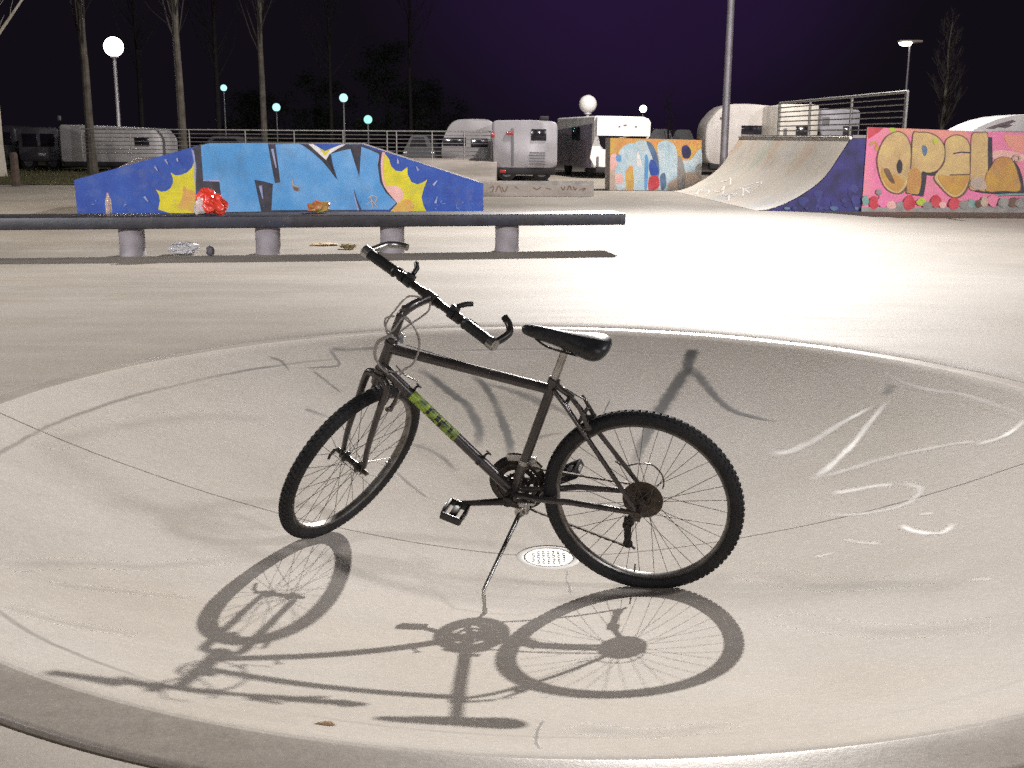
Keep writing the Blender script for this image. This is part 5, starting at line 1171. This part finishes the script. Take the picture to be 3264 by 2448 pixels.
# white motorhome, front towards the viewer, left side's shade painted dark
Y = 40.0; xl = X(1896, Y); xr = X(2078, Y); w = xr - xl; ht = Z(371, Y, 1990)
wm = thing('motorhome', (xl, Y, BK_Z), 'white motorhome with a big dark windscreen behind the orange graffiti block', 'motorhome', 'parked motorhomes and caravans', 0.20)
b = MB(); pts = rounded([(0, .36), (w, .36), (w, ht), (0, ht + .02)], [.12, .12, .28, .10]); b.loft([[Vector((p.x, 0.10, p.y)) for p in pts], [Vector((p.x, 0.30, p.y)) for p in pts], [Vector((p.x, 5.6, p.y)) for p in pts]]); b.build('body', body_paint((0.74, 0.71, 0.68)), wm, angle=50)
b = MB(); z1, z2 = Z(430, Y), Z(372, Y); b.loft([[Vector((x, y, z)) for x, z in ((0.03, z1), (w - .03, z1 - .02), (w - .02, z2 - .16), (w - .12, z2 - .02), (0.04, z2))] for y in (-0.16, 0.12)]); b.build('overcab', body_paint((0.84, 0.81, 0.78)), wm, angle=30)
for k, (fx, fz) in enumerate(((.42, .5), (.52, .58), (.72, .5))): b = MB(); b.rbox((w * fx, -.165, z1 + (z2 - z1) * fz), (.07 if k != 1 else .12, .02, .05), .008); b.build('badge', M_TRIM, wm)
b = MB(); b.prism([Vector((x, 0.085, z)) for x, z in [(w * .07, z1 - .01), (w * .95, z1 - .02), (w * .95, Z(475, Y)), (w * .2, Z(478, Y)), (w * .12, Z(462, Y))]], Vector((0, .05, 0))); b.build('windscreen', M_GLASS, wm)
b = MB(); b.tube([Vector((w * x, .07, Z(v, Y))) for x, v in ((.42, 440), (.6, 432), (.85, 426))], .02, 6); b.build('wiper', M_LAMPW, wm)
b = MB(); b.prism([Vector((x, 0.02, z)) for x, z in smooth([(0.0, Z(440, Y)), (.05, Z(440, Y)), (w * .10, Z(462, Y)), (w * .22, Z(476, Y)), (w, Z(480, Y)), (w, .45), (0.0, .45)], 3)], Vector((0, .09, 0))); b.build('cab_front', body_paint((0.80, 0.76, 0.73)), wm)
b = MB(); b.rbox((w * .06, 0.0, Z(512, Y)), (.08, .06, .34), .02); b.build('headlight', M_TRIM, wm)
b = MB(); b.rbox((w * .5, .3, .30), (w * .94, .6, .22), .04); b.build('bumper', M_CHASS, wm)
for x in (.18, w - .18):
    for y in (1.1, 4.4):
        b = MB(); b.lathe([(0.0001, -0.1), (.3, -0.1), (.34, -.07), (.34, .07), (0.0001, 0.1)], (x, y, .34), (1, 0, 0), 22); b.build('wheel', M_TYREB, wm)
b = MB(); b.rbox((-.004, 2.6, Z(425, Y)), (.03, 1.2, .5), .012); b.build('window', M_GLASS, wm)
b = MB(); b.prism([Vector((-.015, 0.4, .36)), Vector((-.015, 5.5, .36)), Vector((-.015, 5.5, ht - .45)), Vector((-.015, 0.35, ht - .25))], Vector((.03, 0, 0))); b.build('shaded_side', body_paint((0.17, 0.15, 0.19), (0.24, 0.20, 0.25)), wm, sm=False)  # dark sheet over the white side, its shade put into the colour
# caravans behind the quarter pipe
Y = 44.0; xl = X(2250, Y); w = X(2560, Y) - xl; ht = Z(330, Y, 2350)
vehicle('caravan', 'large pale caravan with a rounded front behind the quarter pipe', 'caravan', (xl, Y), 0.0, [(.05, .40), (w, .40), (w, ht - .14), (w * .66, ht - .08), (w * .45, ht), (w * .16, ht - .02), (0, ht * .72), (-.02, ht * .5)], 2.2, body_paint((0.62, 0.57, 0.53)),
    [('side', (w * .36, Z(424, Y), w * .72, Z(395, Y)))], [((w * .145, -.02, Z(372, Y)), (.08, .05, .08), M_TRIM)], (w * .55,), rad=.45, extra=[((w * .5, .25, .36), (w * .9, .5, .3), M_CHASS, 'skirt'), ((w * .17, -.006, Z(395, Y)), (.05, .03, ht * .42), M_TRIM, 'moulding')])
Y = 41.0; xl = X(2484, Y); w = X(2606, Y) - xl; ht = Z(332, Y, 2550)
vehicle('caravan', 'pale caravan with a square dark window, seen through the quarter pipe rail', 'caravan', (xl, Y), 0.0, [(0, .42), (w, .42), (w, ht), (0, ht)], 4.2, body_paint((0.56, 0.52, 0.46)), [('side', (w * .42, Z(426, Y), w * .80, Z(395, Y)))], [((w * .14, -.02, Z(413, Y)), (.12, .05, .22), M_TRIM)], (w * .5,), rad=.12)
Y = 42.0; xl = X(2612, Y); w = X(2738, Y) - xl; ht = Z(345, Y, 2670)
vehicle('camper_van', 'dim grey camper with a round mark, the farthest right behind the rail', 'camper van', (xl, Y), 0.0, [(0, .42), (w, .42), (w, ht - .05), (0, ht)], 4.2, body_paint((0.27, 0.26, 0.29)), [('side', (w * .58, Z(430, Y), w * .96, Z(395, Y)))], [((w * .13, -.006, Z(380, Y)), (.26, .03, .30), M_TRIM)], (w * .5,), rad=.15)
# white van behind the pink wall
Y = 30.0; xl = X(3098, Y); w = 4.4; top = Z(366, Y, 3264); z0 = Z(417, Y, 3110)
vn = thing('white_van', (xl, Y, BK_Z), 'bright white van with a curved roof behind the pink graffiti wall', 'van')
so = [(-.25, .45), (w, .45), (w, top), (1.45, top + .02), (1.0, top - .03), (.62, top - .12), (.30, top - .25), (.04, z0 + .03), (-.02, z0 - .06), (-.5, z0 - .25), (-.7, .9)]
b = MB(); b.loft([[Vector((x, y, z)) for x, z in so] for y in (0, .05, 1.8, 1.85)]); b.build('body', body_paint((0.85, 0.82, 0.82)), vn, angle=40)
M_STR = mat('van_window_tint', (0.25, 0.20, 0.22), 0.15)
b = MB(); b.prism([Vector((x, -.008, z)) for x, z in ((.34, z0 + .06), (.62, z0 + .17), (1.02, top - .13), (1.12, top - .17), (.85, z0 + .14), (.55, z0 + .05))], Vector((0, .02, 0))); b.build('window', M_STR, vn)
b = MB(); b.prism([Vector((x, -.008, z)) for x, z in ((.66, z0 + .10), (.95, top - .24), (1.04, top - .28), (.86, z0 + .07))], Vector((0, .02, 0))); b.build('window', M_STR, vn)
b = MB(); b.rbox((2.4, -.006, z0 - .02), (3.8, .03, .03), .008); b.build('trim_strip', mat('pink_stripe', (0.6, 0.3, 0.34), 0.4), vn)
for x in (.3, 3.3):
    for y in (.12, 1.73): b = MB(); b.lathe([(0.0001, -0.1), (.32, -0.1), (.34, -.07), (.34, .07), (0.0001, 0.1)], (x, y, .34), (0, 1, 0), 20); b.build('wheel', M_TYREB, vn)
# left: pale caravan behind the bank rail, two dark vans
Y = 43.0; xl = X(188, Y); w = X(512, Y) - xl; ht = Z(397, Y, 230)
vehicle('caravan', 'pale grey caravan with one dark window behind the left end of the railing', 'caravan', (xl, Y), 0.0, [(0, .38), (w, .38), (w, ht * .72), (w * .92, ht - .12), (w * .3, ht - .02), (0, ht)], 2.2, body_paint((0.50, 0.48, 0.48)), [('side', (w * .74, Z(474, Y), w * .885, Z(446, Y)))], [((w * .02, -.02, Z(386, Y)), (.12, .1, .18), M_TRIM)], (w * .55,), rad=.14, extra=[((w * .265, -.008, ht * .5), (.04, .03, ht * .7), M_TRIM, 'moulding'), ((w * .5, .25, .32), (w * .95, .5, .26), M_CHASS, 'skirt')])
Y = 45.0; xl = X(55, Y); w = X(186, Y) - xl; ht = Z(405, Y, 120)
vehicle('dark_van', 'dark van parked on the grass left of the pale caravan', 'van', (xl, Y), 0.0, [(0, .35), (w, .35), (w, ht), (w * .15, ht), (0, ht * .6)], 4.5, body_paint((0.06, 0.055, 0.065)), [('side', (w * .12, ht * .55, w * .48, ht * .85)), ('side', (w * .56, ht * .55, w * .9, ht * .85))], [((w * .58, -.02, .62), (.3, .05, .1), M_LAMPW)], (w * .2, w * .8))
Y = 47.0; xl = X(-160, Y); w = X(52, Y) - xl; ht = Z(400, Y, 0)
vehicle('dark_van', 'dark van half out of view behind the whitewashed trunk', 'van', (xl, Y), 0.0, [(0, .35), (w, .35), (w, ht * .95), (w * .9, ht), (0, ht)], 2.0, body_paint((0.05, 0.045, 0.055)), [('side', (w * .6, ht * .55, w * .92, ht * .85))], (), (w * .2, w * .8))
# small cars far behind
for (u0, u1, v, Y, lab) in ((2064, 2150, 410, 66, 'dim grey car roof right of the white motorhome'), (2138, 2216, 412, 70, 'small pale car roof just left of the quarter pipe mast'), (1290, 1380, 430, 50, 'dark car behind the middle of the railing'), (640, 800, 432, 52, 'dark car behind the railing between two pale trunks')):
    xl = X(u0, Y); w = X(u1, Y) - xl; ht = Z(v, Y, u0); pale = v < 420
    vehicle('parked_car', lab, 'car', (xl, Y), 0.0, [(-.1, .35), (w + .1, .35), (w + .12, ht * .55), (w * .97, ht * .68), (w * .8, ht), (w * .22, ht), (.05, ht * .7), (-.12, ht * .5)], 4.0, body_paint((0.25, 0.24, 0.25) if pale else (0.05, 0.05, 0.055)), [] if pale else [('poly', [(w * .15, ht * .64), (w * .28, ht * .93), (w * .68, ht * .93), (w * .8, ht * .64)])], [((.02, -.02, .72), (.14, .05, .08), M_LAMPW), ((w - .02, -.02, .72), (.14, .05, .08), M_LAMPW)], (.15, w - .15), group='parked cars', rad=.15)
